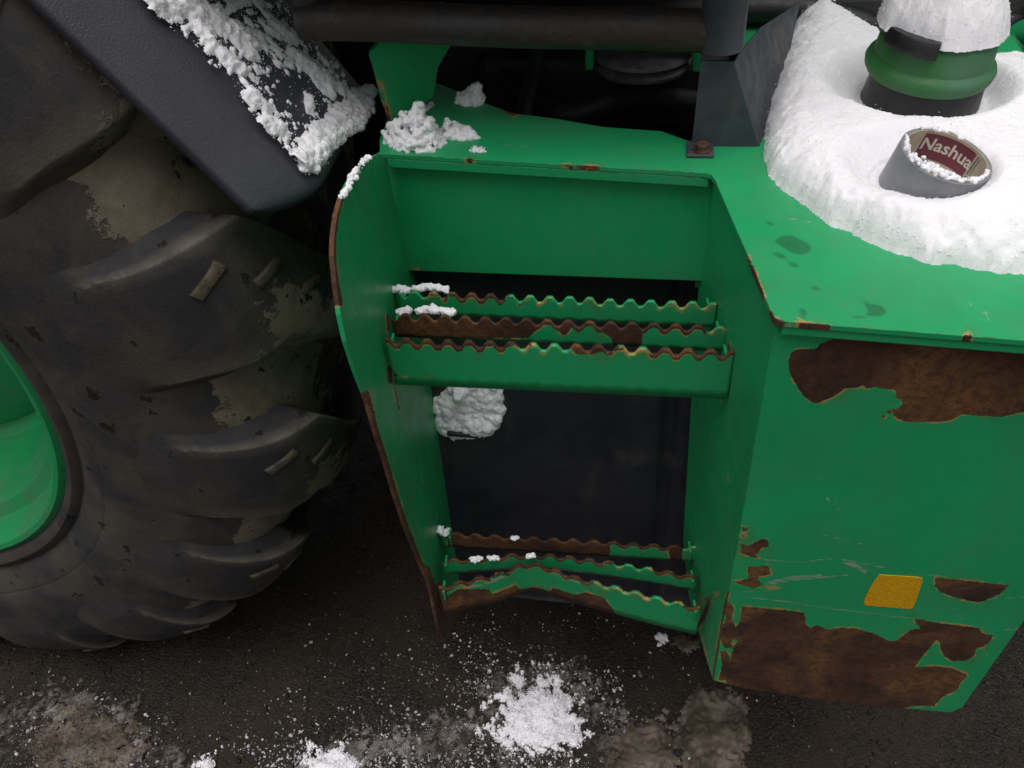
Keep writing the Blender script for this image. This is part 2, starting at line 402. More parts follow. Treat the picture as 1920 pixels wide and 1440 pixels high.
def ico():
    bm = bmesh.new(); bmesh.ops.create_icosphere(bm, subdivisions=1, radius=1); v = np.array([q.co for q in bm.verts]); f = np.array([[x.index for x in q.verts] for q in bm.faces]); bm.free(); return v, f
ICO_V, ICO_F = ico()
OCT_V = np.array([(1, 0, 0), (-1, 0, 0), (0, 1, 0), (0, -1, 0), (0, 0, 1), (0, 0, -1)], float)
OCT_F = np.array([(0, 2, 4), (2, 1, 4), (1, 3, 4), (3, 0, 4), (2, 0, 5), (1, 2, 5), (3, 1, 5), (0, 3, 5)])
def randrot(n):
    q = RNG.normal(size=(n, 4)); q /= np.linalg.norm(q, axis=1)[:, None]; w, x, y, z = q.T
    return np.stack([np.stack([1-2*(y*y+z*z), 2*(x*y-z*w), 2*(x*z+y*w)], -1), np.stack([2*(x*y+z*w), 1-2*(x*x+z*z), 2*(y*z-x*w)], -1), np.stack([2*(x*z-y*w), 2*(y*z+x*w), 1-2*(x*x+y*y)], -1)], 1)
def grains(C, R, base='oct', flat=1., jit=.3):
    tv, tf = (OCT_V, OCT_F) if base == 'oct' else (ICO_V, ICO_F)
    n = len(C); sc = R[:, None, None]*np.stack([np.ones(n), RNG.uniform(.6, 1, n), RNG.uniform(.5, .9, n)*flat], -1)[:, None, :]
    V = (tv[None]*(1+RNG.uniform(-jit, jit, (n, len(tv), 1))))*sc
    V = np.einsum('nij,nkj->nki', randrot(n), V)+C[:, None, :]
    Fc = tf[None]+(np.arange(n)*len(tv))[:, None, None]
    return V.reshape(-1, 3), Fc.reshape(-1, 3)
def fastmesh(name, V, Q4, T3, m, parent=None, smooth=True, origin=None, m_tri=None):
    """quads + tris from numpy"""
    V = np.asarray(V, float); off = np.array([V[:, 0].mean(), V[:, 1].mean(), V[:, 2].min()]) if origin is None else np.array(origin)
    Q4 = np.asarray(Q4, np.int64).reshape(-1, 4); T3 = np.asarray(T3, np.int64).reshape(-1, 3)
    me = bpy.data.meshes.new(name); me.vertices.add(len(V)); me.vertices.foreach_set('co', (V-off).astype(np.float32).ravel())
    li = np.concatenate([Q4.ravel(), T3.ravel()]); me.loops.add(len(li)); me.loops.foreach_set('vertex_index', li.astype(np.int32))
    n = len(Q4)+len(T3); me.polygons.add(n); ls = np.concatenate([np.arange(len(Q4))*4, len(Q4)*4+np.arange(len(T3))*3]).astype(np.int32)
    me.polygons.foreach_set('loop_start', ls); me.update(calc_edges=True); me.validate()
    if smooth: me.shade_smooth()
    if m_tri and len(T3) and len(me.polygons) == n:
        me.materials.append(m); me.materials.append(m_tri); me.polygons.foreach_set('material_index', np.r_[np.zeros(len(Q4)), np.ones(len(T3))].astype(np.int32))
    o = link(name, me, parent, m); o.location = off-(ploc(parent) if parent else 0); return o
def gravel():
    n = 30000
    x = RNG.uniform(-1.75, 1.15, n); y = RNG.uniform(.25, 1.75, n); r = RNG.gamma(2.0, .0008, n)+.0008; r = np.minimum(r, .007)
    C = np.stack([x, y, gz(x, y)+r*.25], -1); V, T = grains(C, r, 'ico' if False else 'oct', .8)
    o = fastmesh('gravel', V, [], T, M_GRAVEL, smooth=False); tag(o, 'loose wet gravel and grit on the dark ground', 'gravel', kind='stuff')
    n = 2200; x = RNG.uniform(-1.75, 1.15, n); y = RNG.uniform(.25, 1.6, n); r = RNG.gamma(2., .0009, n)+.0018; r = np.minimum(r, .012)
    C = np.stack([x, y, gz(x, y)+r*.3], -1); V, T = grains(C, r, 'ico', .75, .18)
    o = fastmesh('pebbles', V, [], T, M_PEBBLE, smooth=False); tag(o, 'scattered larger pebbles among the grit', 'pebbles', kind='stuff')
gravel()

# ------------------------------------------------------------------ the tractor
T = bpy.data.objects.new('tractor', None); COL.objects.link(T); T.location = (-.4, 1.5, 0)
tag(T, 'worn green tractor with rusty steps, muddy rear tyre and grey fender', 'tractor')
ZD = 1.18
def Z(p): return hz(p, ZD)
# --- deck plate over the tank
def deck():
    front = [Z(p) for p in [(712, 288), (1318, 324), (1333, 327), (1341, 337), (1347, 352), (1400, 475), (1446, 585), (1452, 597), (1464, 603)]]
    right = [np.array([.485, Z((1900, 642))[1]-.006, ZD]), np.array([.485, 1.42, ZD]), np.array([.10, 1.42, ZD])]
    back = [Z(p) for p in [(1420, 262), (1290, 264), (1240, 246), (1130, 238), (1040, 222), (965, 213), (915, 196), (860, 172), (805, 150), (745, 150), (728, 220), (712, 262)]]
    st = [crop([(665, 1205), (700, 1180), (760, 1175), (800, 1195), (850, 1220), (860, 1250), (820, 1278), (770, 1270), (715, 1240)], 1200, 0),
          crop([(650, 1255), (720, 1270), (740, 1300), (690, 1290)], 1200, 0), crop([(735, 1310), (790, 1315), (800, 1335), (760, 1340)], 1200, 0),
          crop([(620, 1105), (660, 1105), (680, 1125), (640, 1130)], 1200, 0),
          crop([(1110, 300), (1140, 300), (1150, 320), (1200, 320), (1235, 350), (1220, 380), (1150, 385), (1080, 400), (1045, 400), (1060, 380), (1130, 375), (1140, 350)], 1200, 450),
          crop([(850, 230), (900, 230), (910, 250), (860, 255)], 1200, 450), crop([(790, 340), (830, 340), (830, 400), (800, 400)], 1200, 450)]
    ru = [crop([(740, 400), (780, 382), (800, 402)], 1200, 450), crop([(1610, 485), (1640, 452), (1665, 485)], 1200, 450), crop([(720, 800), (760, 785), (780, 808)], 600, 0),
          crop([(1210, 822), (1400, 830), (1390, 842), (1210, 842)], 600, 0), [(940, 205), (958, 206), (970, 216), (958, 218)],
          {'line': [(1405, 480), (1420, 525), (1432, 555)], 'w': 2.5}, {'line': [(1446, 582), (1456, 601), (1475, 606)], 'w': 3}, {'line': [(1500, 606), (1560, 611)], 'w': 2}]
    sc = [(1.2, [(1560, 400+20), (1600, 440)]), (.9, crop([(1630, 240), (1655, 330), (1650, 380)], 1200, 450)), (.8, crop([(1450, 340), (1700, 355), (1900, 390)], 1200, 450)), (.7, crop([(1250, 400), (1400, 360)], 1200, 450)),
          (.9, crop([(680, 1080), (850, 1110)], 1200, 0)), (.8, crop([(720, 715), (900, 720), (1100, 745)], 600, 0)), (.8, crop([(1700, 330), (1760, 420)], 1200, 450))]
    o = sheet('deck_plate', front+right+back, M_GREEN, T, .006, .005, rust=ru, stain=st, scratch=sc)
    # folded lip under the rear edge of the step opening
    a, b = Z((722, 291)), Z((1330, 327))
    prism('deck_lip', [a+[0, .003, -.0065], b+[0, .003, -.0065], b+[0, .003, -.018], a+[0, .003, -.018]], (0, .004, 0), M_GREEN, o); noattr(o.children[0])
    a, b = Z((1470, 604)), np.array([.482, Z((1900, 642))[1]-.006, ZD])
    q = prism('deck_lip', [a+[0, .002, -.0065], b+[0, .002, -.0065], b+[0, .002, -.016], a+[0, .002, -.016]], (0, .004, 0), M_GREEN, o); noattr(q)
    return o
DECK = deck()
# --- tank side panel (front face) and its returns
YF = Z((1455, 602))[1]+.008
R3 = lambda p: crop(p, 1200, 900); R6 = lambda p: crop(p, 1200, 450)
def tank():
    yf = YF; P = lambda p: hy(p, yf)
    tl, bl, br = P((1452, 612)), P((1338, 1276)), P((1782, 1336))
    xr = .478
    pts = [tl, P((1420, 800)), P((1386, 1000)), P((1362, 1130)), bl, P((1400, 1292)), P((1560, 1316)), br, np.array([xr, yf, br[2]+.02]), np.array([xr, yf, ZD-.008]), np.array([tl[0], yf, ZD-.008])]
    ru = [R6([(755, 565), (790, 545), (880, 545), (900, 520), (975, 490), (1010, 475), (1060, 475), (1140, 500), (1200, 485), (1330, 490), (1480, 500), (1920, 545), (2500, 600), (2500, 800), (1920, 860), (1800, 885), (1650, 875), (1610, 870), (1560, 900), (1500, 910), (1330, 910), (1280, 890), (1265, 870), (1285, 840), (1310, 825), (1310, 800), (1280, 790), (1278, 745), (1230, 745), (1170, 735), (1135, 745), (1110, 725), (1085, 740), (1030, 740), (980, 775), (900, 815), (870, 815), (820, 785), (790, 740), (755, 680), (742, 640), (742, 600)]),
          R6([(1208, 885), (1230, 853), (1285, 838), (1285, 855), (1240, 868), (1222, 890)]),
          R3([(510, 630), (820, 660), (830, 700), (825, 715), (850, 740), (880, 725), (905, 730), (935, 748), (1010, 738), (1080, 742), (1150, 760), (1200, 780), (1240, 802), (1280, 805), (1310, 780), (1350, 750), (1405, 742), (1380, 715), (1370, 690), (1500, 715), (1700, 740), (1705, 765), (1770, 775), (1740, 820), (1680, 845), (1670, 880), (1630, 905), (1560, 905), (1520, 880), (1500, 840), (1500, 810), (1480, 800), (1440, 850), (1400, 900), (1370, 935), (1480, 930), (1560, 940), (1640, 975), (1600, 1020), (1590, 1050), (1520, 1080), (1480, 1120), (1470, 1130), (1360, 1130), (1300, 1150), (1000, 1130), (620, 1095), (430, 1040), (440, 960), (450, 900), (470, 830), (490, 800), (470, 760), (500, 700)]),
          R3([(1475, 485), (1850, 525), (1800, 570), (1700, 612), (1640, 605), (1570, 585), (1500, 560), (1475, 530)]),
          R3([(430, 530), (445, 560), (440, 600), (470, 640), (460, 690), (480, 740), (500, 790), (460, 800), (455, 840), (420, 840), (400, 790), (410, 740), (430, 690), (415, 640), (420, 580)]),
          R3([(400, 850), (440, 860), (450, 920), (430, 1000), (390, 1000), (410, 930)]),
          R3([(505, 235), (540, 240), (540, 255), (515, 258)]), R3([(500, 268), (532, 280), (520, 292)]),
          R3([(500, 315), (540, 330), (600, 295), (640, 295), (645, 330), (600, 345), (595, 365), (570, 365), (595, 390), (560, 385), (500, 365), (510, 345)]),
          R3([(540, 435), (640, 425), (655, 470), (590, 485), (595, 510), (630, 520), (570, 540), (520, 530), (460, 505), (500, 505), (540, 490)]),
          {'line': R3([(530, 555), (700, 535)]), 'w': .6}, {'line': R3([(1000, 985), (1020, 990)]), 'w': 1}]
    sc = [(4, R3([(650, 515), (760, 492), (900, 482)])), (1.5, R3([(700, 505), (1040, 476)])), (4, R3([(1020, 405), (1080, 432), (1125, 455)])), (1.2, R3([(620, 400), (820, 410), (960, 392)])), (1, R3([(500, 580), (820, 620)])),
          (1, R3([(820, 625), (1340, 690), (1800, 750), (1900, 745)])), (2.2, R3([(932, 88), (945, 100)])), (1.2, R3([(975, 115), (985, 140), (1015, 170)])), (.8, R3([(900, 270), (1150, 330)])), (.8, R3([(1560, 640), (1640, 730)])), (1, R3([(1010, 395), (1230, 440)])),
          (1, R3([(1700, 820), (1760, 905)])), (2, R6([(895, 1180), (912, 1200)])), (.8, R3([(1750, 590), (1990, 585)])), (1, R3([(1340, 470), (1500, 480)])), (1.6, R6([(560, 965), (575, 968)])), (1.2, R6([(650, 610), (640, 660)]))]
    st = []
    o = sheet('side_panel', pts, M_GREEN, T, .004, .0035, rust=ru, scratch=sc, stain=st)
    # yellow reflector
    rp = [hy(p, yf-.0008) for p in R3([(1195, 475), (1300, 481), (1400, 488), (1412, 494), (1413, 508), (1372, 628), (1362, 640), (1345, 645), (1235, 636), (1135, 628), (1119, 621), (1119, 608), (1150, 540), (1168, 512)])]
    r = prism('reflector', rp, (0, .0016, 0), M_YELLOW, o); r['label'] = 'yellow reflective patch with rounded corners'
    # far end, bottom, back of the tank box
    e = sheet('end_panel', [(xr, yf+.005, .50), (xr, 1.05, .50), (xr, 1.05, ZD-.01), (xr, yf+.005, ZD-.01)], M_GREEN, T, .004, .05, flip=True)
    sheet('bottom_panel', [(.14, yf+.005, .505), (.472, yf+.005, .505), (.472, 1.05, .505), (.10, 1.05, .505)], M_GREEN, T, .004, .05, flip=True)
    # wall between the step opening and the tank
    q = [tl+[0, .001, 0], P((1386, 1000))+[0, .001, 0]]
    A, B, C = np.array([tl[0]-.001, yf+.001, ZD-.02]), np.array([bl[0]-.001, yf+.001, bl[2]]), np.array([.062, .875, 1.10])
    n = np.cross(B-A, C-A)
    H = lambda p: hit(p, A, n)
    pts = [A+[0, 0, .012], P((1420, 800))+[-.001, .001, 0], P((1386, 1000))+[-.001, .001, 0], P((1362, 1130))+[-.001, .001, 0], B, H((1308, 1183)), H((1290, 1110)), H((1281, 1010)), H((1297, 735)), H((1305, 620)), H((1309, 540)), C+[-.002, 0, -.10], C+[.001, 0, .072]]
    ru2 = [{'line': [(1366, 640), (1368, 660)], 'w': 1.5}, {'line': [(1306, 1135), (1330, 1118), (1345, 1113)], 'w': 2}, {'line': [(1330, 1128), (1318, 1160), (1304, 1180)], 'w': 4}, {'line': [(1372, 1095), (1362, 1130), (1355, 1170), (1345, 1230), (1338, 1275)], 'w': 3.5}, {'line': [(1310, 1185), (1333, 1272)], 'w': 1.5}, {'line': [(1340, 1275), (1352, 1240), (1358, 1200)], 'w': 7}]
    sc2 = [(2, R6([(440, 1160), (442, 1210)])), (.8, [(1350, 700), (1352, 760)]), (1, R6([(200, 1170), (215, 960)]))]
    w = sheet('well_wall', pts, M_GREEN, T, .004, .005, rust=ru2, scratch=sc2)
    return A, n
WALL = tank()
# --- left side plate of the step well
PO = np.array([-.336, .88, 0]); PN = np.cross(np.array([.13, -1, 0]), (0, 0, 1.))
def HP(p): return hit(p, PO, PN)
def side_plate():
    back = [HP(p) for p in [(862, 1148), (868, 1100), (862, 985), (850, 910), (832, 830), (816, 722), (795, 610), (776, 510), (745, 400), (723, 300)]]
    outer = [HP(p) for p in [(714, 288), (692, 296), (672, 318), (655, 343), (641, 372), (632, 405), (627, 445), (626, 480), (631, 530), (639, 590), (650, 640), (668, 695), (688, 748), (706, 810), (722, 860), (742, 930), (762, 990), (786, 1050), (806, 1095), (815, 1140), (823, 1178), (832, 1198), (842, 1186), (852, 1168)]]
    ru = [[(770, 1050), (795, 1060), (806, 1062), (816, 1095), (826, 1092), (832, 1112), (836, 1140), (850, 1142), (890, 1130), (870, 1170), (835, 1215), (800, 1180)],
          {'line': [(641, 372), (632, 405), (627, 445), (626, 480), (631, 530), (639, 570)], 'w': 4}, {'line': [(688, 738), (706, 810), (722, 860), (742, 930), (762, 990), (786, 1050), (800, 1085)], 'w': 5},
          {'line': [(730, 690), (732, 715)], 'w': 5}, {'line': [(735, 710), (750, 770)], 'w': .8}, {'line': [(726, 590), (728, 620)], 'w': 2}, {'line': [(770, 480), (776, 512)], 'w': 2}, {'line': [(705, 170), (720, 225)], 'w': 1.5}]
    sc = [(1.4, [(658, 562), (669, 594)]), (1, [(735, 850), (741, 880)]), (1, [(790, 890), (796, 910)]), (.9, [(752, 930), (760, 985)]), (.8, [(690, 700), (702, 760)])]
    return sheet('side_plate', outer+back, M_GREEN, T, .005, .005, rust=ru, scratch=sc)
side_plate()
# --- panel at the back of the opening
def back_panel():
    a, b = Z((712, 288))+[0, .013, 0], Z((1318, 324))+[0, .013, 0]; n = np.cross(b-a, (0, 0, 1.))
    pts = [hit(p, a, n) for p in [(709, 296), (1336, 326), (1324, 527), (764, 507)]]
    pts[0][2] = pts[1][2] = ZD-.0065-.0005
    ru = [{'line': [(776, 505), (790, 508)], 'w': 2}, {'line': [(870, 300), (880, 302)], 'w': 3}]
    st = []
    return sheet('back_panel', pts, M_GREEN, T, .004, .006, rust=ru, scratch=[(.8, [(905, 460), (908, 475)]), (.8, [(1058, 400), (1064, 406)])])
back_panel()

# --- serrated steps
def serrated(name, path, ztop, drop, parent, nteeth, rust=None, scratch=None, amp=.0098, thick=.0045, bottom=None, phase=0, wear=.5, seed=0):
    P = np.array(path, float)[:, :2]; L = np.r_[0, np.cumsum(np.linalg.norm(np.diff(P, axis=0), axis=1))]
    per = 24; nn = nteeth*per//3; s = np.linspace(0, L[-1], nn*1+1)
    X = np.interp(s, L, P[:, 0]); Y = np.interp(s, L, P[:, 1])
    t = (s/L[-1]*nteeth+phase) % 1.0
    tri = np.abs(t*2-1); wv = np.clip((tri-.24)/.46, 0, 1)          # trapezoid wave
    zt = ztop-amp*(1-wv)+fbm(np.stack([s*30, s*0+seed, s*0], -1), 1, 3, seed)*.0012
    zs = np.interp(s, L, np.array(path)[:, 2]) if np.array(path).shape[1] > 2 else 0
    zt = zt+zs
    d = np.gradient(np.stack([X, Y], -1), axis=0); d /= np.linalg.norm(d, axis=1)[:, None]; nrm = np.stack([d[:, 1], -d[:, 0]], -1)
    rows = 9; V = []
    for side in (0, 1):
        for r in range(rows):
            q = (0, .04, .09, .16, .26, .4, .58, .78, 1)[r]; z = zt*(1-q)+(ztop+zs-drop)*q
            off = nrm*(thick/2 if side == 0 else -thick/2)
            V.append(np.stack([X+off[:, 0], Y+off[:, 1], z], -1))
    V = np.array(V); m_ = len(s); idx = np.arange(2*rows*m_).reshape(2, rows, m_)
    f = []
    for r in range(rows-1):
        a = idx[0]; f.append(np.stack([a[r, :-1], a[r+1, :-1], a[r+1, 1:], a[r, 1:]], -1)); a = idx[1]; f.append(np.stack([a[r, :-1], a[r, 1:], a[r+1, 1:], a[r+1, :-1]], -1))
    f.append(np.stack([idx[0, 0, :-1], idx[0, 0, 1:], idx[1, 0, 1:], idx[1, 0, :-1]], -1)); f.append(np.stack([idx[0, -1, :-1], idx[1, -1, :-1], idx[1, -1, 1:], idx[0, -1, 1:]], -1))
    for e in (0, -1):
        q = np.stack([idx[0, :-1, e], idx[0, 1:, e], idx[1, 1:, e], idx[1, :-1, e]], -1); f.append(q if e else q[:, ::-1])
    o = fastmesh(name, V.reshape(-1, 3), np.concatenate(f), [], M_GREEN, parent, smooth=False)
    def extra(Pw, Q):                         # tooth crowns worn to rust, in runs
        k = fbm(np.stack([Pw[:, 0]*9, Pw[:, 0]*0+seed*3.1, Pw[:, 0]*0], -1), 1, 3, seed+4)
        zz = Pw[:, 2]-(np.interp(Pw[:, 0], X, zs) if np.ndim(zs) else 0)
        tt = np.interp(Pw[:, 0], X, zt-zs); dd = tt-zz
        return np.minimum((k+wear)*14, (.0042+.0022*k-dd)*1400)
    attrs(o, rust=rust, scratch=scratch, extra=extra); return o
R5 = lambda p: crop(p, 600, 450); R2b = lambda p: crop(p, 600, 900)
def steps():
    z1 = 1.047
    def line(a, b, z, ext=.004):
        A, B = hz(a, z), hz(b, z); d = (B-A)/np.linalg.norm(B-A); A, B = A-d*ext, B+d*ext; A[2] = B[2] = 0; return [A, B]
    S1 = serrated('step', line((727, 634), (1372, 657), z1, .003), z1, .074, T, 16, wear=.05, seed=1, thick=.005,
                  rust=[R5([(1190, 510), (1430, 520), (1420, 550), (1370, 572), (1285, 572), (1260, 545)]), R5([(330, 470), (1060, 500), (1060, 530), (900, 520), (620, 508), (420, 490)]), {'line': [(730, 690), (745, 705)], 'w': 3}, {'line': [(745, 708), (800, 712)], 'w': 1.2}], scratch=[(.8, R5([(830, 575), (850, 600)])), (.8, R5([(870, 680), (872, 690)]))])
    S1['label'] = 'upper step of three serrated bars'
    serrated('tread_bar', line((738, 588), (1357, 612), z1), z1, .036, S1, 16, phase=.3, wear=.3, seed=2,
             rust=[R5([(350, 335), (680, 340), (900, 360), (1300, 390), (1230, 475), (1200, 470), (1195, 430), (1110, 420), (1040, 490), (340, 490)]), R5([(1390, 395), (1690, 390), (1660, 440), (1615, 460), (1610, 530), (1460, 530), (1460, 490), (1400, 450)])])
    serrated('tread_bar', line((752, 545), (1338, 568), z1), z1, .036, S1, 16, phase=.15, wear=-.05, seed=3)
    z2 = .58
    def path(pts, z): return spline([hz(p, z) for p in pts], 12)
    def wp(pts, z):
        q = path(pts, z); q[:, 2] = 0; return q
    S2 = serrated('step', wp([(822, 1100), (880, 1086), (935, 1074), (982, 1055), (1010, 1057), (1060, 1074), (1100, 1086), (1180, 1106), (1250, 1124), (1314, 1138)], z2), z2, .076, T, 13, wear=.1, seed=5, thick=.005,
                  rust=[R2b([(560, 690), (610, 640), (640, 575), (690, 545), (840, 545), (860, 568), (930, 545), (980, 520), (1000, 550), (1080, 535), (1150, 560), (1160, 535), (1280, 572), (1330, 560), (1420, 590), (1480, 665), (1500, 700), (1250, 660), (1050, 625), (900, 640), (700, 720)]), R2b([(560, 480), (620, 500), (635, 560), (610, 640), (560, 600)])],
                  scratch=[(2.2, R2b([(720, 545), (920, 490)])), (2, R2b([(1100, 440), (1330, 525)])), (1.4, R2b([(830, 520), (980, 445)]))])
    S2['label'] = 'lower step, its front bar bent upwards by a knock'
    serrated('tread_bar', wp([(828, 1050), (900, 1044), (1000, 1038), (1100, 1048), (1200, 1062), (1308, 1080)], z2), z2, .038, S2, 13, phase=.4, wear=.3, seed=6)
    serrated('tread_bar', line((836, 998), (1302, 1025), z2, .008), z2, .038, S2, 13, phase=.2, wear=.2, seed=7,
             rust=[R2b([(640, 250), (1130, 285), (1190, 295), (1440, 300), (1455, 350), (1440, 395), (1000, 370), (640, 350)]), R2b([(1740, 320), (1815, 325), (1810, 410), (1750, 400)])])
    # small folded weld tabs at both ends of the bars
    for S_, z, ps in ((S1, z1, [((727, 634), 1), ((738, 588), 1), ((752, 545), 1), ((1370, 657), -1), ((1356, 612), -1), ((1337, 568), -1)]), (S2, z2, [((826, 1098), 1), ((830, 1050), 1), ((838, 998), 1), ((1310, 1136), -1), ((1305, 1080), -1), ((1300, 1025), -1)])):
        for p, sgn in ps:
            c = hz(p, z-.008); dv = np.array([-.13, 1, 0])*.011; dz = np.array([0, 0, -.024])
            a = c+np.array([sgn*.004, 0, 0])
            tb = prism('weld_tab', [a-dv, a+dv*.9, a+dv*.8+dz, a-dv+dz], (sgn*.003, 0, 0), M_GREEN, S_); noattr(tb)
steps()
# --- dark shield behind the steps
def shield():
    c = hit((880, 822), (0, .925, .95), (0, -1, .16)); boxm('lamp_ledge', c+np.array([-.006, -.006, .020]), (.056, .018, .008), M_BLACK, T, .004)
    ys, zs = [], []
    
    P = lambda x, z: np.array([x, .925+(z-.95)*.16, z])
    f = []; xs = np.linspace(-.40, .145, 60); zz = np.linspace(.28, 1.12, 70); V = []
    for z in zz:
        for x in xs:
            p = P(x, z); g = .012*np.exp(-((x-.045)/.007)**2)-.010*(x > .055)
            V.append(p+np.array([0, g, 0]))
    a = np.arange(len(V)).reshape(70, 60); f = np.stack([a[:-1, :-1], a[:-1, 1:], a[1:, 1:], a[1:, :-1]], -1).reshape(-1, 4)
    V = np.array(V); V[:, 1] += fbm(V, 7, 3, 9)*.004
    s = fastmesh('rear_shield', V, f, [], M_SHIELD, T); md = s.modifiers.new('thickness', 'SOLIDIFY'); md.thickness = .005; md.offset = -1
shield()
# --- grey corner bracket with bolt
def bracket():
    y = .915
    P = lambda p: hy(p, y)
    a = [P(p) for p in [(1314, 118), (1318, 114), (1376, 117), (1422, 272), (1418, 278), (1330, 276), (1329, 290), (1296, 290), (1297, 272)]]
    o = sheet('corner_bracket', a, M_BRACKET, T, .003, .02); o['label'] = 'folded grey sheet bracket bolted to the deck'
    f1, f2 = P((1376, 117)), P((1422, 272)); A = hy((1497, -10), 1.25); B = hy((1440, 262), 1.02)
    n = np.cross(f2-f1, A-f1)
    H = lambda p: hit(p, f1, n)
    s = sheet('folded_wing', [f1+[.0005, .0005, 0], H((1400, 85)), H((1430, 50)), H((1500, 5)), H((1478, 110)), H((1440, 270)), H((1432, 280)), f2+[.0005, .0005, 0]], M_BRACKET, o, .003, .02)
    c = Z((1312, 293))
    fl = boxm('foot', (c[0], c[1]+.012, ZD+.0025), (.032, .035, .004), M_BRACKET, o, .001)
    b = lathe('bolt', [(0, .010), (.006, .010), (.0085, .008), (.0085, .002), (.011, .002), (.011, 0)], (c[0]+.002, c[1]+.006, ZD+.0045), M_BOLT, o, 6)
bracket()
# --- rail tubes above the opening
def rails():
    a, b = hy((565, 38), .93), hy((1345, 60), .93)
    pts = [a+(b-a)*t+np.array([0, 0, .001*math.sin(t*9)]) for t in np.linspace(0, 1, 30)]
    tube('lower_rail', pts, .0225, M_TUBE, T, 20)
    tube('upper_rail', [p+np.array([0, .03, .058]) for p in pts], .016, M_TUBE, T, 16)
    c0 = hy((1352, 82), .925)
    tube('rail_post', [c0+np.array([0, .012*0, z]) for z in (-.004, .02, .10, .3, .9)], .0245, M_BRACKET, T, 24)
    tube('rail_post', [a+np.array([.008, .01, z]) for z in (-.012, .1, .5, .9)], .022, M_TUBE, T, 20)
    # unseen cab floor, door and roof, added above the rails to block skylight
    boxm('cab_floor_blocker', (-.42, 1.46, 1.50), (1.05, 1.24, .16), M_DARK, T, .03)
    boxm('cab_door_blocker', (-.45, 1.05, 2.3), (1.15, .06, 1.3), M_DARK, T, .03)
    boxm('cab_roof_blocker', (-.45, 1.6, 3.0), (1.5, 1.5, .18), M_GREEN, T, .05)
rails()
# --- upright green plate, clamp and hoses behind the deck
def behind():
    y0 = .965
    a = [hy(p, y0) for p in [(735, 236), (722, 190), (708, 130), (700, 100), (701, 92), (716, 74), (742, 50), (805, 50), (812, 100), (818, 135), (800, 165), (795, 215)]]
    for p in a: p[1] = y0+(p[0]-a[0][0])*1.2
    o = sheet('upright_plate', a, M_GREEN, T, .006, .01, rust=[{'line': [(712, 150), (722, 190), (735, 236)], 'w': 2}])
    y = 1.18
    P = lambda p: hy(p, y)
    c = prism('pulley_guard', [P(p) for p in [(1097, 132), (1097, 72), (1112, 72), (1300, 82), (1313, 84), (1313, 136), (1299, 136), (1298, 98), (1230, 88), (1113, 88), (1112, 132)]], (0, .03, 0), M_GREEN, T, .002); noattr(c)
    q = hy((1205, 108), 1.22); lathe('pulley', [(.01, .012), (.07, .012), (.072, .006), (.055, 0), (.072, -.006), (.07, -.012), (.02, -.014), (.02, -.03), (0, -.03)], q, M_STEEL, T, 40)
    tube('hose', spline([hy((900, 40), 1.35), hy((960, 160), 1.25), hy((1060, 215), 1.15), hy((1180, 180), 1.2), hy((1300, 190), 1.25)], 10), .017, M_HOSE, T)
    tube('hose', spline([hy((1010, 60), 1.3), hy((1000, 130), 1.22), hy((985, 200), 1.13), hy((960, 300), 1.06)], 10), .012, M_HOSE, T)
    # black pipe and green casting behind the filler
    a, b = hy((1480, 18), 1.30), hy((1700, 60), 1.30)
    tube('coolant_pipe', spline([a+[-.2, 0, 0], a, (a+b)/2, b, b+[.3, .05, 0]], 8), .021, M_BLACK, T)
    boxm('hood_side', (.75, 1.62, 1.62), (1.7, .30, .62), M_GREEN, T, .05); noattr([c for c in T.children if c.name.startswith('hood_side')][0])
    tube('green_pipe', spline([hy((1960, 20), 1.28)+[.04, .25, .06], hy((1960, 20), 1.28), hy((1908, 70), 1.27), hy((1890, 110), 1.26), hy((1898, 150), 1.25), hy((1930, 190), 1.24), hy((1930, 190), 1.24)+[.05, .06, -.12], hy((1930, 190), 1.24)+[.06, .20, -.16]], 8), .018, M_GREEN, T); noattr([c for c in T.children if c.name.startswith('green_pipe')][0])
    tube('hose', spline([hy((1880, 10), 1.36), hy((1960, 60), 1.34), hy((2050, 120), 1.3)], 8), .022, M_HOSE, T)
    boxm('chassis_blocker', (-.1, 1.75, .80), (3.4, .9, .86), M_DARK, T, .08)  # dark chassis mass added behind the steps to block light
    boxm('frame_rail', (-.1, 1.34, .74), (2.2, .10, .26), M_DARK, T, .02)
    boxm('frame_rail', (.35, 1.30, 1.09), (1.3, .08, .12), M_DARK, T, .02)
behind()
# the added cab roof needs the paint attributes
for c in T.children:
    if c.name == 'cab_roof_blocker': noattr(c)

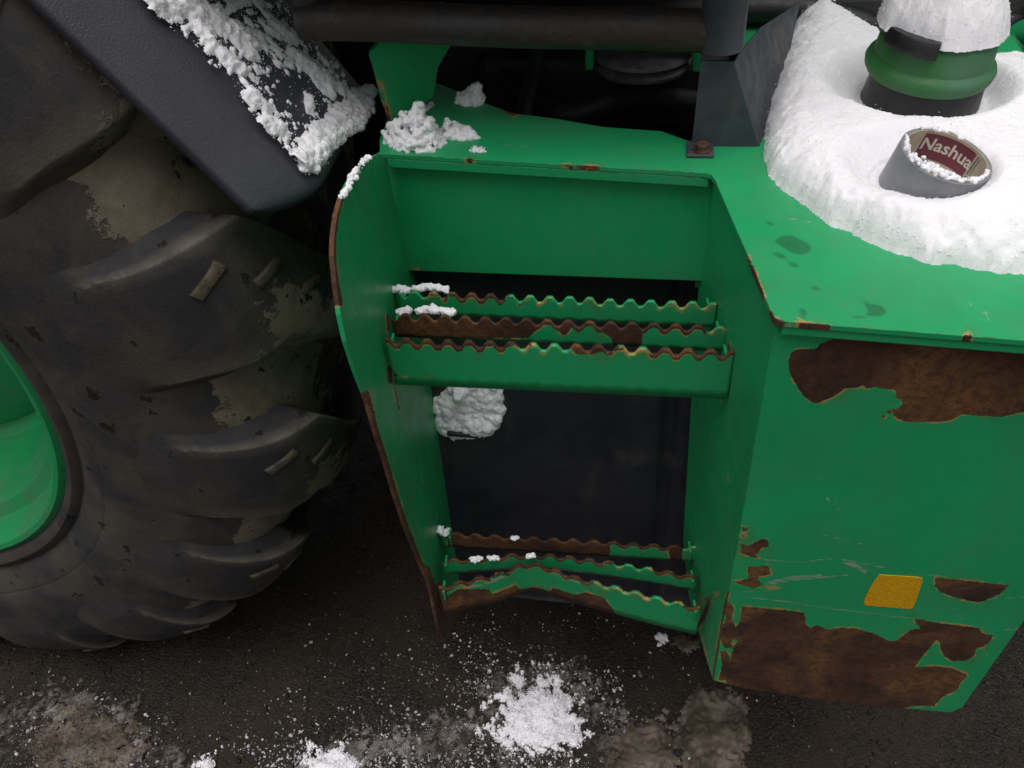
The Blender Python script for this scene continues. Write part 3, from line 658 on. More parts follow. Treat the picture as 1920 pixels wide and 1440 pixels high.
# --- grey plastic fender over the rear wheel
FO = np.array([-.43, 0, 1.237]); FD = np.array([-.557, 0, .83]); FD /= np.linalg.norm(FD); FN = np.array([FD[2], 0, -FD[0]])
def fender_pt(s, y, n=0.):
    c = np.maximum(s-.36, 0)                 # straight near its end, then bends over the wheel
    x = FO[0]+FD[0]*s-c*c*.28+FN[0]*n; z = FO[2]+FD[2]*s-c*c*.42+FN[2]*n
    return np.stack([x, y+0*s, z], -1)
def fender():
    prof = [(1.035, -.028), (1.036, -.004), (1.030, 0), (.98, .0005), (.92, .001), (.87, .0005), (.845, -.0005), (.828, -.003), (.812, -.0075), (.797, -.0145), (.784, -.0235), (.772, -.034), (.762, -.044), (.755, -.050), (.750, -.052), (.7485, -.056), (.749, -.066)]
    prof = np.array(prof); s = np.concatenate([np.linspace(0, .05, 9), np.linspace(.06, 1.0, 50)])
    V = []
    for k, sv in enumerate(s):
        row = []
        for y, n in prof:
            # the lower end runs a little further down on the inner side and has a rounded outer corner
            t = (y-.7485)/(1.036-.7485); e0 = -.058-.022*(1-t)+.045*max(0, 1-t/.26)**2
            sv2 = e0+sv*(1-0) if sv < .05 else sv+e0*max(0, 1-(sv-.05)/.12)
            nn = n-(.010*(1-min(sv/.010, 1))**2 if n > -.05 else 0)
            row.append(fender_pt(np.array(sv2), y, nn))
        V.append(row)
    V = np.array(V); a = np.arange(V.shape[0]*V.shape[1]).reshape(V.shape[:2])
    f = np.stack([a[:-1, :-1], a[1:, :-1], a[1:, 1:], a[:-1, 1:]], -1).reshape(-1, 4)
    o = fastmesh('fender', V.reshape(-1, 3), f, [], M_FENDER, T); o.data.set_sharp_from_angle(angle=math.radians(50))
    md = o.modifiers.new('thickness', 'SOLIDIFY'); md.thickness = .006; md.offset = -1
    o['label'] = 'grey plastic rear fender end dusted with snow'
fender()
# --- rear wheel
WC = np.array([-1.462, .0, .908]); RL = .992; YM = 1.02
PROF = np.array([(.560, .765), (.566, .736), (.574, .724), (.584, .719), (.594, .722), (.600, .727), (.607, .722), (.616, .712), (.640, .704), (.646, .7005), (.652, .7005), (.656, .697), (.700, .692), (.740, .692), (.780, .695), (.815, .702), (.850, .715), (.884, .737), (.910, .768), (.926, .81), (.936, .87), (.942, .94), (.945, YM)])
# outer envelope of the lugs, from the tread centre over the shoulder to their inner end on the sidewall
ENV = spline([(RL, YM+.03), (RL, .95), (.990, .90), (.984, .84), (.970, .785), (.940, .742), (.895, .714), (.845, .697), (.800, .688), (.765, .6865)], 8)
def wheel():
    full = [(r, y) for r, y in PROF]+[(r, 2*YM-y) for r, y in PROF[::-1][1:]]
    ty = lathe('tyre', full, WC, M_RUBBER, T, 180, 'Y', smooth=40)
    ty['label'] = 'large muddy rear tractor tyre'
    n = len(ty.data.vertices); co = np.empty(n*3); ty.data.vertices.foreach_get('co', co); co = co.reshape(-1, 3)
    r = np.hypot(co[:, 0], co[:, 2]); md = -.85+1.25*sstep(r, .82, .89)-.5*sstep(co[:, 1], .85, .95)+.45*np.exp(-((r-.59)/.018)**2)
    a = ty.data.attributes.new('mud', 'FLOAT', 'POINT'); a.data.foreach_set('value', md.astype(np.float32))
    L = np.r_[0, np.cumsum(np.linalg.norm(np.diff(ENV, axis=0), axis=1))]; na = 60
    aa = np.linspace(0, L[-1], na); E_ = np.stack([np.interp(aa, L, ENV[:, 0]), np.interp(aa, L, ENV[:, 1])], -1)
    PR = PROF[::-1]; LP = np.r_[0, np.cumsum(np.linalg.norm(np.diff(PR, axis=0), axis=1))]
    kend = LP[np.argmin(abs(PR[:, 0]-.740))]+.02
    B_ = np.stack([np.interp(aa/L[-1]*kend, LP, PR[:, 0]), np.interp(aa/L[-1]*kend, LP, PR[:, 1])], -1)
    ws = [(-1.22, 0.), (-1.07, .55), (-1.015, .88), (-.985, .97), (-.94, 1.), (-.6, 1.), (-.25, 1.), (.1, 1.), (.45, 1.), (.75, 1.), (.94, 1.), (.985, .97), (1.015, .88), (1.07, .55), (1.22, 0.)]
    nw = len(ws)
    def build(mirror, seed):
        V = np.zeros((na, nw, 3)); md = np.zeros((na, nw))
        for i, a in enumerate(aa):
            e, b = E_[i], B_[i]; rem = L[-1]-a
            hw = .070+.028*sstep(a, .10, .24)-.010*sstep(a, .30, .40)
            hw *= math.sqrt(max(1e-4, 1-(1-min(rem/.075, 1))**2))
            th0 = -max(0, .25-a)*.92
            tip = min(rem/.006, 1)
            for j, (w, k) in enumerate(ws):
                kk = k*tip if i < na-1 else 0
                q = b*(1-kk)+e*kk+(e-b)*0
                if kk == 0: q = b+(b-e)*.15
                dome = .0025*(1-w*w)*(k == 1)
                rr, yy = q[0]+dome*.6, q[1]-dome*.6
                th = th0/.93+w*hw/max(rr, .5)
                V[i, j] = (rr*math.cos(th), yy, rr*math.sin(th))
                md[i, j] = -.46+.70*sstep(a, .05, .15)*(1-sstep(a, .26, .36))*(1-sstep(w, -.5, .4))-.2*sstep(a, .3, .4)
        V[..., :] += np.stack([fbm(V, 26, 3, seed+k) for k in range(3)], -1)*.0016
        if mirror: V[..., 1] = 2*YM-V[..., 1]
        a_ = np.arange(na*nw).reshape(na, nw); f = np.stack([a_[:-1, :-1], a_[1:, :-1], a_[1:, 1:], a_[:-1, 1:]], -1).reshape(-1, 4)
        v = V.reshape(-1, 3).tolist(); f = f.tolist(); f.append(a_[0].tolist())
        mi = [0]*len(f); mdl = md.ravel().tolist()
        if not mirror:                        # three short raised bars on the shoulder of the lug
            for (fa, w, ln, wd) in ((.66, .30, .052, .016), (.50, .10, .050, .015), (.37, -.05, .044, .014)):
                i0 = int(fa*(na-1)); j0 = int(np.argmin([abs(x[0]-w) for x in ws])); q = V[i0, j0]
                ta = V[i0-2, j0]-V[i0+2, j0]; ta /= np.linalg.norm(ta); tw = V[i0, j0+1]-V[i0, j0-1]; tw /= np.linalg.norm(tw); nn_ = np.cross(ta, tw); nn_ /= np.linalg.norm(nn_)
                if nn_@np.array([q[0], -.5, q[2]]) < 0: nn_ = -nn_
                u_ = ta*.88+tw*.47; u_ /= np.linalg.norm(u_); v_ = np.cross(nn_, u_); b0 = len(v)
                for hgt_, k_ in ((-.008, 1.25), (.0012, 1.), (.0026, .70)):
                    for su, sv in ((-1, -1), (1, -1), (1, 1), (-1, 1)): v.append((q+u_*su*(ln/2-(1-k_)*.008)+v_*sv*wd/2*k_+nn_*hgt_).tolist()); mdl.append(1.)
                for e in (0, 4):
                    for k_ in range(4): f.append([b0+e+k_, b0+e+(k_+1) % 4, b0+e+4+(k_+1) % 4, b0+e+4+k_]); mi.append(1)
                f.append([b0+8+k_ for k_ in range(4)]); mi.append(1)
        me = bpy.data.meshes.new('tread_lug'); me.from_pydata(v, [], f); me.materials.append(M_RUBBER); me.materials.append(M_MUDBAR)
        for p_, k in zip(me.polygons, mi): p_.material_index = k
        bm = bmesh.new(); bm.from_mesh(me); bmesh.ops.recalc_face_normals(bm, faces=bm.faces); bm.to_mesh(me); bm.free()
        a = me.attributes.new('mud', 'FLOAT', 'POINT'); a.data.foreach_set('value', np.array(mdl, np.float32))
        wr = np.zeros(len(mdl)); wj_ = np.array([0, 0, .5, 1, .35, 0, 0, 0, 0, 0, .35, 1, .5, 0, 0]); wr[:na*nw] = np.tile(wj_, (na, 1)).ravel(); wr[(na-6)*nw:] = 0
        a = me.attributes.new('worn', 'FLOAT', 'POINT'); a.data.foreach_set('value', wr.astype(np.float32))
        me.shade_smooth(); me.set_sharp_from_angle(angle=math.radians(48)); return me
    var = [build(False, 3+11*k) for k in range(4)]; m2 = build(True, 9)
    for k in range(17):
        for me, ph in ((var[k % 4], 0), (m2, 360/34)):
            o = bpy.data.objects.new('tread_lug', me); COL.objects.link(o); o.parent = ty
            o.rotation_euler = (0, -math.radians(8.0+k*360/17+ph), 0)
    # rim: flange, drop and dished disc
    rp = [(.568, .752), (.566, .738), (.556, .730), (.546, .733), (.539, .742), (.534, .765), (.524, .79), (.500, .80), (.486, .83), (.476, .90), (.455, .96), (.43, .975), (.40, .95), (.30, .93), (.22, .92), (.20, .88), (.12, .87), (.10, .84), (0, .84)]
    rm = lathe('wheel_rim', rp, WC, M_RIMGREEN, T, 96, 'Y'); noattr(rm)
wheel()
# --- filler neck with hinged green lid
CAPC = np.array([*hz((1716, 207), ZD)[:2], ZD]); CK = .80
def filler():
    tilt = (math.radians(3), math.radians(3), 0)
    K = lambda pr: [(r*CK, h*1.0) for r, h in pr]
    nk = lathe('filler_neck', K([(.0, .0), (.086, .0), (.082, .03), (.078, .058), (.074, .058)]), CAPC, M_BLACK, T, 64, 'Z', tilt)
    c = CAPC+[0, 0, .052]
    lid = lathe('filler_lid', K([(0, .053), (.050, .053), (.072, .051), (.077, .048), (.0795, .042), (.082, .018), (.089, .014), (.0915, .009), (.090, .002), (.085, -.004), (.080, -.004), (.080, .004), (.0, .004)]), c, M_CAPGREEN, T, 72, 'Z', tilt); noattr(lid)
    lid['label'] = 'round green lid with a black latch, capped with snow'
    V = []
    for k in range(13):
        a = math.radians(204+k*4.3); w = .013*math.sin(math.pi*(k+1.2)/14.4)**.5
        for (r, h) in ((.070, .047), (.070, .057), (.086+w*.2, .059), (.091+w*.25, .053), (.090+w*.2, .041), (.082, .038)):
            V.append((r*math.cos(a)*CK, r*math.sin(a)*CK, h))
    f = []
    for k in range(12):
        for j in range(6): f.append((k*6+j, k*6+(j+1) % 6, (k+1)*6+(j+1) % 6, (k+1)*6+j))
    f.append(tuple(range(6))); f.append(tuple(range(72, 78))[::-1])
    V = np.array(V)+c; la = mesh('latch', V, f, M_BLACK, lid, True); la.data.set_sharp_from_angle(angle=math.radians(50))
filler()

# ------------------------------------------------------------------ tape roll
TAPEC = np.array([*hz((1728, 362), ZD+.007)[:2], ZD+.007])
def tape():
    root = bpy.data.objects.new('tape_roll', None); COL.objects.link(root); root.location = TAPEC
    root.rotation_euler = (math.radians(7), math.radians(12), 0); root.scale = (.95, .95, .95)
    tag(root, 'nearly finished roll of silver duct tape sunk into the snow', 'tape roll')
    ro, ri, h = .0485, .0425, .050
    def L(name, prof, m):
        o = lathe(name, prof, (0, 0, 0), m, None, 96); o.parent = root; o.location = (0, 0, 0); return o
    L('tape', [(ri+.0018, 0), (ro, 0), (ro, h), (ri+.0018, h), (ri+.0018, 0)], M_TAPE)
    L('core', [(ri-.0002, -.0005), (ri+.0017, -.0005), (ri+.0017, h+.001), (ri-.0002, h+.001), (ri-.0002, -.0005)], M_CARD)
    def bent(name, pts2, faces, m, rad):
        v = []
        for x, y in pts2:
            a = A0-x/rad; v.append((rad*math.cos(a), rad*math.sin(a), y))
        me = bpy.data.meshes.new(name); me.from_pydata(v, [], faces); o = link(name, me, root, m); return o
    def patch(name, x0, x1, y0, y1, m, rad, n=24, skew=0):
        p = []; f = []
        for i in range(n+1):
            x = x0+(x1-x0)*i/n; p += [(x, y0), (x, y1)]
        for i in range(n): f.append((2*i, 2*i+2, 2*i+3, 2*i+1))
        return bent(name, p, f, m, rad)
    A0 = math.radians(72)
    patch('printed_label', -.027, .034, .017, .0475, M_MAROON, ri-.0005)
    patch('printed_label', -.075, -.050, .010, .030, M_MAROON, ri-.0005)
    patch('printed_stripe', .037, .0385, .012, .047, M_DKPRINT, ri-.0005); patch('printed_stripe', .041, .042, .012, .047, M_DKPRINT, ri-.0005)
    def text(s, size, x, y, m):
        cu = bpy.data.curves.new('lettering', 'FONT'); cu.body = s; cu.size = size; cu.offset = size*.018; cu.resolution_u = 3
        t = bpy.data.objects.new('tmp_text', cu); COL.objects.link(t); bpy.context.view_layer.update()
        me = bpy.data.meshes.new_from_object(t.evaluated_get(bpy.context.evaluated_depsgraph_get())); bpy.data.objects.remove(t)
        p = [(q.co.x+x, q.co.y+y) for q in me.vertices]; f = [list(q.vertices) for q in me.polygons]
        o = bent('lettering', p, f, m, ri-.0010); o['label'] = 'cream printed lettering on the tape core' if m is M_CREAM else 'small dark print on the tape core'; return o
    text('Nashua', .0205, -.0262, .0285, M_CREAM);
    return root
TAPE = tape()

# ------------------------------------------------------------------ snow
def snow_obj(name, P, Nn, H, m=M_SNOW, crystals=0, csize=(.0006, .0019), thr=.0002, jitter=.0006, seed=0, spread=.004, side=None):
    """height field H over the surface grid P with normals Nn, rough with crystals near its edge"""
    H = np.where(H > thr, H, 0); on = H > 0
    cell = on[:-1, :-1] | on[1:, :-1] | on[1:, 1:] | on[:-1, 1:]
    if not cell.any(): return None
    V = P+Nn*np.where(on, H, -.0012)[..., None]
    V = V+np.stack([fbm(V, 420, 2, seed+a) for a in range(3)], -1)*jitter
    a = np.arange(P.shape[0]*P.shape[1]).reshape(P.shape[:2]); f = np.stack([a[:-1, :-1], a[1:, :-1], a[1:, 1:], a[:-1, 1:]], -1)[cell]
    used = np.unique(f); mp = np.full(a.size, -1); mp[used] = np.arange(len(used)); V = V.reshape(-1, 3)[used]; f = mp[f]
    T3 = np.zeros((0, 3), int)
    if crystals:
        Vf = (P+Nn*H[..., None]).reshape(-1, 3); nf = np.broadcast_to(Nn, P.shape).reshape(-1, 3)
        gx, gy = np.gradient(H); w = np.hypot(gx, gy)**1.5*on+1e-9; w = w.ravel()/w.sum()
        i = RNG.choice(len(Vf), crystals, p=w)
        C = Vf[i]+RNG.normal(size=(crystals, 3))*spread*RNG.random((crystals, 1))**2*.6
        d = ((C-P.reshape(-1, 3)[i])*nf[i]).sum(1); C = C+nf[i]*np.maximum(.0003-d, 0)[:, None]
        r = RNG.uniform(*csize, crystals)*RNG.uniform(.5, 1, crystals)
        cv, cf = grains(C, r, 'ico', 1., .2); T3 = cf+len(V); V = np.concatenate([V, cv])
    o = fastmesh(name, V, f, T3, m, None, smooth=True, m_tri=None if m in (M_SLUSH, M_MELT) else M_CRYSTAL)
    if m in (M_THIN, M_MELT):
        hh = np.ones(len(V)); hh[:len(used)] = np.clip(H.ravel()[used]/.010, 0, 1)**.8; a = o.data.attributes.new('thick', 'FLOAT', 'POINT'); a.data.foreach_set('value', hh.astype(np.float32))
    return o
def plane_grid(poly, o, n, step, pad=18, vdir=None):
    n = np.asarray(n, float); n /= np.linalg.norm(n); poly = np.asarray(poly, float); c = poly.mean(0)
    W3 = np.array([hit(p+(p-c)/np.linalg.norm(p-c)*pad, o, n) for p in poly])
    u = np.cross((0, 1., 0) if abs(n[1]) < .9 else (0, 0, 1.), n); u /= np.linalg.norm(u); v = np.cross(n, u); o0 = W3.mean(0)
    a, b = (W3-o0)@u, (W3-o0)@v
    A, B = np.meshgrid(np.arange(a.min(), a.max(), step), np.arange(b.min(), b.max(), step), indexing='ij')
    P = o0+A[..., None]*u+B[..., None]*v; return P, n
def clump(name, label, poly, o, n, h, edge, step=.0016, rag=9, cryst=900, seed=0, lump=.5, m=M_SNOW, group=None, hdir=None, csize=(.0006, .0017), cat='snow', fine=.12, soft=False):
    """snow clump on a plane, outline from the photograph's pixels"""
    P, nn = plane_grid(poly, o, n, step); Q = proj(P)
    d = sdf(Q, poly)+fbm(P, 70, 4, seed)*rag+fbm(P, 260, 3, seed+5)*rag*.6
    px = np.linalg.norm(hit((poly[0][0], poly[0][1]), o, n)-CAMP)/F
    t = np.clip(d*px/edge, 0, 1); H = h*np.sqrt(np.maximum(1-(1-t)**2, 0))*(1+lump*fbm(P, 55, 3, seed+9)+fine*fbm(P, 240, 3, seed+13)); H = np.where(d > 0, np.maximum(H, .0005), 0)
    if soft and m is M_SNOW: m = M_THIN
    if soft: H = np.where(d > 0, np.maximum(h*(sstep(t, 0, 1) if m is M_THIN else sstep(t, 0, .5)*(1-.55*sstep(t, .35, 1)))*(1+lump*fbm(P, 30, 3, seed+9))+(.004*fbm(P, 90, 3, seed+2)+.0035*fbm(P, 200, 2, seed+3))*(1 if m is M_THIN else .45)-.0015, 0), 0)
    o_ = snow_obj(name, P, (np.asarray(hdir, float) if hdir is not None else nn), H, m, cryst, csize, seed=seed)
    if o_: tag(o_, label, cat, group)
    return o_
# the big drift on the deck
def drift():
    poly = np.array([(1512, 2), (1490, 45), (1462, 120), (1444, 180), (1434, 240), (1432, 292), (1446, 332), (1490, 374), (1560, 424), (1640, 462), (1720, 488), (1800, 502), (1870, 508), (1960, 516), (2150, 500), (2230, 300), (2100, 120), (1990, 120), (1850, 128), (1700, 120), (1610, 60), (1560, 20)], float)
    st = .0022
    X, Y = np.meshgrid(np.arange(.09, .60, st), np.arange(.66, 1.42, st), indexing='ij'); P = np.stack([X, Y, X*0+ZD], -1); Q = proj(P)
    d = sdf(Q, poly)*.00062; d = d+fbm(P, 45, 3, 2)*.0045+fbm(P, 190, 3, 8)*.0016
    d = np.minimum(d, .482-X)                # stays on the deck
    t = np.clip(d/.042, 0, 1); h0 = .046
    H = h0*(1-(1-t)**2.2)**.62*(1+.10*fbm(P, 14, 3, 21))+fbm(P, 45, 3, 31)*.0022+fbm(P, 130, 2, 41)*.0009
    # hollow round the tape and the filler neck
    dt = np.hypot(X-TAPEC[0]+.002, (Y-TAPEC[1])); a = np.arctan2(Y-TAPEC[1], X-TAPEC[0])
    hol = sstep(dt, .046, .084+.016*np.cos(a-2.9)); low = .020+.010*sstep(np.sin(a+.9), -.2, 1)+.010*(np.cos(a-4.6) > .2)*sstep(np.cos(a-4.6), .2, .9)
    H = np.where(d > 0, H*hol+np.minimum(H, low)*(1-hol), 0)
    H = np.where(dt < .041, np.minimum(H, .012)+.020*sstep(np.cos(a+1.1), .1, .9)*(dt/.041)**1.5+fbm(P, 110, 3, 77)*.004+.004+.022*np.exp(-((X-TAPEC[0]-.004)/.010)**2-((Y-TAPEC[1]-.012)/.016)**2), H)
    H = np.where((dt > .0405) & (dt < .052), np.minimum(H, .018), H)
    dc = np.hypot(X-CAPC[0], Y-CAPC[1]); ac = np.arctan2(Y-CAPC[1], X-CAPC[0])
    hc = sstep(dc, .074, .118+.014*np.cos(ac-3.4)); H = np.where(d > 0, H*(.30+.70*hc), 0); H = np.where(dc < .064, 0, H)
    H = np.where(d > 0, np.maximum(H+RNG.normal(size=H.shape)*.00055*sstep(d, 0, .01), .0006), 0)
    o = snow_obj('snow_drift', P, np.array([0, 0, 1.]), H, crystals=6500, csize=(.0004, .0012), spread=.006, seed=3, jitter=.0004)
    tag(o, 'thick curved blanket of fresh snow lying over the green tank deck', 'snow')
drift()
def cap_snow():
    c = CAPC+[0, 0, .052+.051]; st = .0016
    X, Y = np.meshgrid(np.arange(-.09, .09, st), np.arange(-.09, .09, st), indexing='ij'); P = np.stack([X+c[0], Y+c[1], X*0+c[2]], -1)
    a = np.arctan2(Y, X); r = np.hypot(X, Y)
    R0 = .0700-.014*np.exp(-((np.angle(np.exp(1j*(a-math.radians(230))))/.55)**2))+.002*np.cos(3*a)+fbm(P, 60, 3, 5)*.003+fbm(P, 240, 2, 6)*.0012
    d = R0-r; t = np.clip(d/.052, 0, 1); H = .064*(1-(1-t)**2.1)**.66+fbm(P, 60, 3, 15)*.0022+fbm(P, 140, 2, 16)*.0008; H = np.where(d > 0, np.maximum(H+RNG.normal(size=H.shape)*.0005*sstep(d, 0, .01), .0006), 0)
    P[..., 2] += -X*math.sin(math.radians(3))+Y*math.sin(math.radians(3))
    o = snow_obj('snow_mound', P, np.array([0, 0, 1.]), H, crystals=1000, csize=(.0004, .0012), seed=8, jitter=.0004)
    tag(o, 'rounded dome of snow on the green filler lid', 'snow')
cap_snow()
def remeshed(C, R, vox, seed):
    bm = bmesh.new()
    for c, rr in zip(C, R): bmesh.ops.create_icosphere(bm, subdivisions=2, radius=rr, matrix=Matrix.Translation(c))
    me = bpy.data.meshes.new('tmp'); bm.to_mesh(me); bm.free(); ob = bpy.data.objects.new('tmp_blob', me); COL.objects.link(ob)
    md = ob.modifiers.new('r', 'REMESH'); md.mode = 'VOXEL'; md.voxel_size = vox
    sm = ob.modifiers.new('s', 'SMOOTH'); sm.factor = .5; sm.iterations = 3
    bpy.context.view_layer.update(); m2 = bpy.data.meshes.new_from_object(ob.evaluated_get(bpy.context.evaluated_depsgraph_get())); bpy.data.objects.remove(ob)
    nv = len(m2.vertices); V = np.empty(nv*3); m2.vertices.foreach_get('co', V); V = V.reshape(-1, 3); Nn = np.empty(nv*3); m2.vertices.foreach_get('normal', Nn); Nn = Nn.reshape(-1, 3)
    V = V+Nn*(fbm(V, 130, 3, seed)*.0024+fbm(V, 420, 2, seed+3)*.0008)[:, None]
    Q4 = np.array([list(p.vertices) for p in m2.polygons if len(p.vertices) == 4]).reshape(-1, 4)
    return V, Q4
def blob(name, label, poly, o, n, h, r=(.003, .0065), num=160, vox=.0013, seed=0, hdir=(0, 0, 1), m=M_SNOW, cryst=500, cat='snow', dmax=.018, mesh_only=False, sink=.3):
    """cauliflower-like clump: union of many small balls, remeshed and roughened; outline from the photograph's pixels"""
    rg = np.random.default_rng(seed); poly = np.asarray(poly, float); lo, hi = poly.min(0), poly.max(0); C = []; R = []
    px = np.linalg.norm(hit(poly.mean(0), o, n)-CAMP)/F; hd = np.asarray(hdir, float); hd = hd/np.linalg.norm(hd)
    while len(C) < num:
        q = rg.uniform(lo, hi); d = float(sdf(q[None], poly)[0])
        if d < 1: continue
        t = min(1, d*px/dmax); k = .55+.45*float(fbm(np.array([[q[0]*.03, q[1]*.03, seed]]), 1, 3, seed)[0]*2.2); top = h*math.sqrt(1-(1-t)**2)*np.clip(k, .15, 1.15)
        rr = rg.uniform(*r); C.append(hit(q, o, n)+hd*rg.uniform(-sink*rr, max(top-rr, 0)+1e-4)); R.append(rr*(1 if t > .3 else .75))
    V, Q4 = remeshed(C, R, vox, seed)
    if mesh_only: return V, Q4
    T3 = np.zeros((0, 3), int)
    if cryst:
        i = rg.integers(0, len(V), cryst); cv, cf = grains(V[i]+rg.normal(size=(cryst, 3))*.0010, rg.uniform(.0005, .0015, cryst), 'ico', 1., .2); T3 = cf+len(V); V = np.concatenate([V, cv])
    ob = fastmesh(name, V, Q4, T3, m, m_tri=M_CRYSTAL); tag(ob, label, cat); return ob
def tape_snow():
    bpy.context.view_layer.update(); MW = TAPE.matrix_world
    for (a0, a1, r_, n, label, sd, inner) in ((150, 345, .0440, 200, 'snow crust along the near rim of the tape roll', 301, 1), (55, 118, .0455, 70, 'snow crust on the far rim of the tape roll', 302, 0)):
        rg = np.random.default_rng(sd); C = []; R = []
        for k in range(n):
            a = math.radians(rg.uniform(a0, a1)); w = math.sin(math.pi*(math.degrees(a)-a0)/(a1-a0))
            rr = r_+rg.normal()*.0010-inner*abs(rg.normal())*.0045*w; C.append(np.array(MW@Vector((rr*math.cos(a), rr*math.sin(a), .0505+rg.uniform(-.004*inner*w, .0012+.0015*w))))); R.append(rg.uniform(.0012, .0028)*(.6+.4*w))
        V, Q4 = remeshed(C, R, .0008, sd); tag(fastmesh('snow_crust', V, Q4, [], M_SNOW), label, 'snow')
tape_snow()
# clumps on the deck left of the bracket
DP = ((0, 0, ZD+.0005), (0, 0, 1))
blob('snow_clump', 'largest white snow clump at the deck corner above the side plate', [(716, 268), (735, 248), (760, 238), (800, 238), (838, 244), (836, 268), (815, 284), (770, 288), (735, 282)], *DP, .050, num=420, seed=11, cryst=150)
blob('snow_clump', 'wedge-shaped snow clump beside the largest clump on the deck', [(834, 240), (860, 236), (885, 246), (899, 258), (880, 264), (850, 262), (836, 262)], *DP, .034, (.003, .006), 190, seed=12, cryst=60)
blob('snow_clump', 'round snow clump alone at the wavy rear edge of the deck', [(858, 186), (880, 178), (905, 182), (908, 194), (890, 202), (868, 198), (856, 194)], *DP, .044, (.003, .006), 200, seed=13, cryst=60)
blob('snow_clump', 'small oblong snow clump behind the largest clump on the deck', [(776, 206), (790, 198), (808, 192), (814, 199), (800, 207), (784, 211)], *DP, .010, (.002, .004), 60, seed=14, cryst=150)
blob('snow_clump', 'tiny snow crumb on the front lip of the deck', [(878, 282), (890, 276), (908, 278), (912, 285), (895, 287), (882, 287)], *DP, .007, (.0018, .0034), 45, seed=15, cryst=120)
# snow on the fender
def fender_snow():
    st = .0021
    s, y = np.meshgrid(np.arange(-.062, .42, st), np.arange(.80, 1.05, st), indexing='ij')
    P = fender_pt(s, y, .0012); Q = proj(P); N_ = np.array([FN[0], 0, FN[2]])
    reg = np.array([(245, -40), (290, 25), (350, 80), (400, 160), (450, 225), (490, 262), (540, 320), (575, 340), (615, 290), (680, 250), (720, 180), (700, 160), (650, 165), (640, 130), (590, 70), (545, -10), (540, -60)], float)
    d = sdf(Q, reg)
    core = np.maximum.reduce([26-pdist(Q, [(270, 0), (360, 20), (410, 40), (450, 65), (475, 90)]), 16-pdist(Q, [(365, 40), (420, 105), (455, 130)]), 24-pdist(Q, [(510, 52), (530, 62), (550, 72)]), 17-pdist(Q, [(430, 20), (440, 10), (480, -5)]),
        20-pdist(Q, [(545, 95), (570, 120), (605, 140), (618, 165), (640, 165)]), 15-pdist(Q, [(520, 120), (545, 125)]), 18-pdist(Q, [(470, 175), (480, 190), (500, 200)]), 34-pdist(Q, [(690, 185), (660, 205), (625, 240), (590, 270), (570, 305)]), 18-pdist(Q, [(500, 225), (530, 245)]), 14-pdist(Q, [(580, 190), (575, 215)])])
    nz = fbm(P, 42, 4, 61); nf = fbm(P, 150, 4, 66); n3 = fbm(P, 17, 3, 68)
    a = core-6+nz*13+nf*15
    H = np.where(a > 0, .013*(1-np.exp(-a/24))*(1+.6*fbm(P, 75, 3, 70)+.25*fbm(P, 260, 3, 71)), 0)
    b = nf*.95+nz*.45+n3*.5+np.clip(d, -30, 45)/130-.42+np.clip(core, -60, 0)/160
    H = np.maximum(H, np.where(b > 0, .0028*np.minimum(b/.25, 1), 0))
    H = np.where((d+nz*14 > 0), H, 0)
    o = snow_obj('fender_snow', P, N_, H, crystals=3000, csize=(.0004, .0013), seed=21, spread=.006, jitter=.0006)
    # loose flakes between the crusts
    n = 14000; i = RNG.integers(0, P.size//3, n); Pf = P.reshape(-1, 3)[i]; w = np.clip((d.ravel()[i]+8)/40, 0, 1)*(.10+.9*sstep(n3.ravel()[i]+.5*nz.ravel()[i]+np.clip(core.ravel()[i], -60, 0)/90+.35, -.2, .5))
    Pf = Pf[RNG.random(n) < w*.55]; V, Tn = grains(Pf+N_*.0003, RNG.uniform(.0004, .0014, len(Pf)))
    q = fastmesh('fender_flakes', V, [], Tn, M_SNOW); tag(q, 'fine loose snow flakes between the crusts on the grey fender', 'snow', kind='stuff')
    tag(o, 'patchy crusted snow scattered across the grey plastic fender', 'snow', kind='stuff')
fender_snow()
def fender_lip():
    o = np.array(fender_pt(np.array(-.05), .95, .002)); n = (FN[0]*.6+.1, 0, FN[2]*.6+.5)
    blob('snow_ridge', 'lumpy snow ridge along the lower end of the grey fender', [(566, 322), (560, 302), (585, 272), (625, 245), (648, 215), (670, 192), (690, 182), (702, 188), (700, 208), (680, 236), (650, 256), (622, 284), (596, 316)], o, n, .020, (.0035, .0075), 420, .0014, 24, hdir=n, cryst=300)
    for k, (pts, num, h) in enumerate((([(505, 48), (520, 40), (535, 52), (555, 62), (558, 75), (535, 74), (512, 64)], 90, .016), ([(400, 30), (430, 32), (460, 55), (478, 85), (470, 105), (445, 80), (415, 60)], 150, .014), ([(470, 165), (490, 180), (500, 200), (480, 200), (462, 182)], 70, .010), ([(545, 95), (575, 100), (600, 125), (628, 150), (625, 178), (600, 165), (570, 125)], 130, .012), ([(495, 220), (530, 232), (545, 258), (515, 255), (498, 238)], 80, .011))):
        oo = np.array(fender_pt(np.array(.1), .95, .001))
        blob('snow_clump', ['small thick snow lump near the inner edge of the grey fender', 'long thick snow lump high on the grey fender', 'little thick snow lump halfway down the grey fender', 'curved thick snow lump along the inner edge of the grey fender', 'thick snow lump close above the fender ridge'][k], pts, oo, FN, h, (.0025, .0055), num, .0014, 80+k, hdir=FN, cryst=60)
fender_lip()
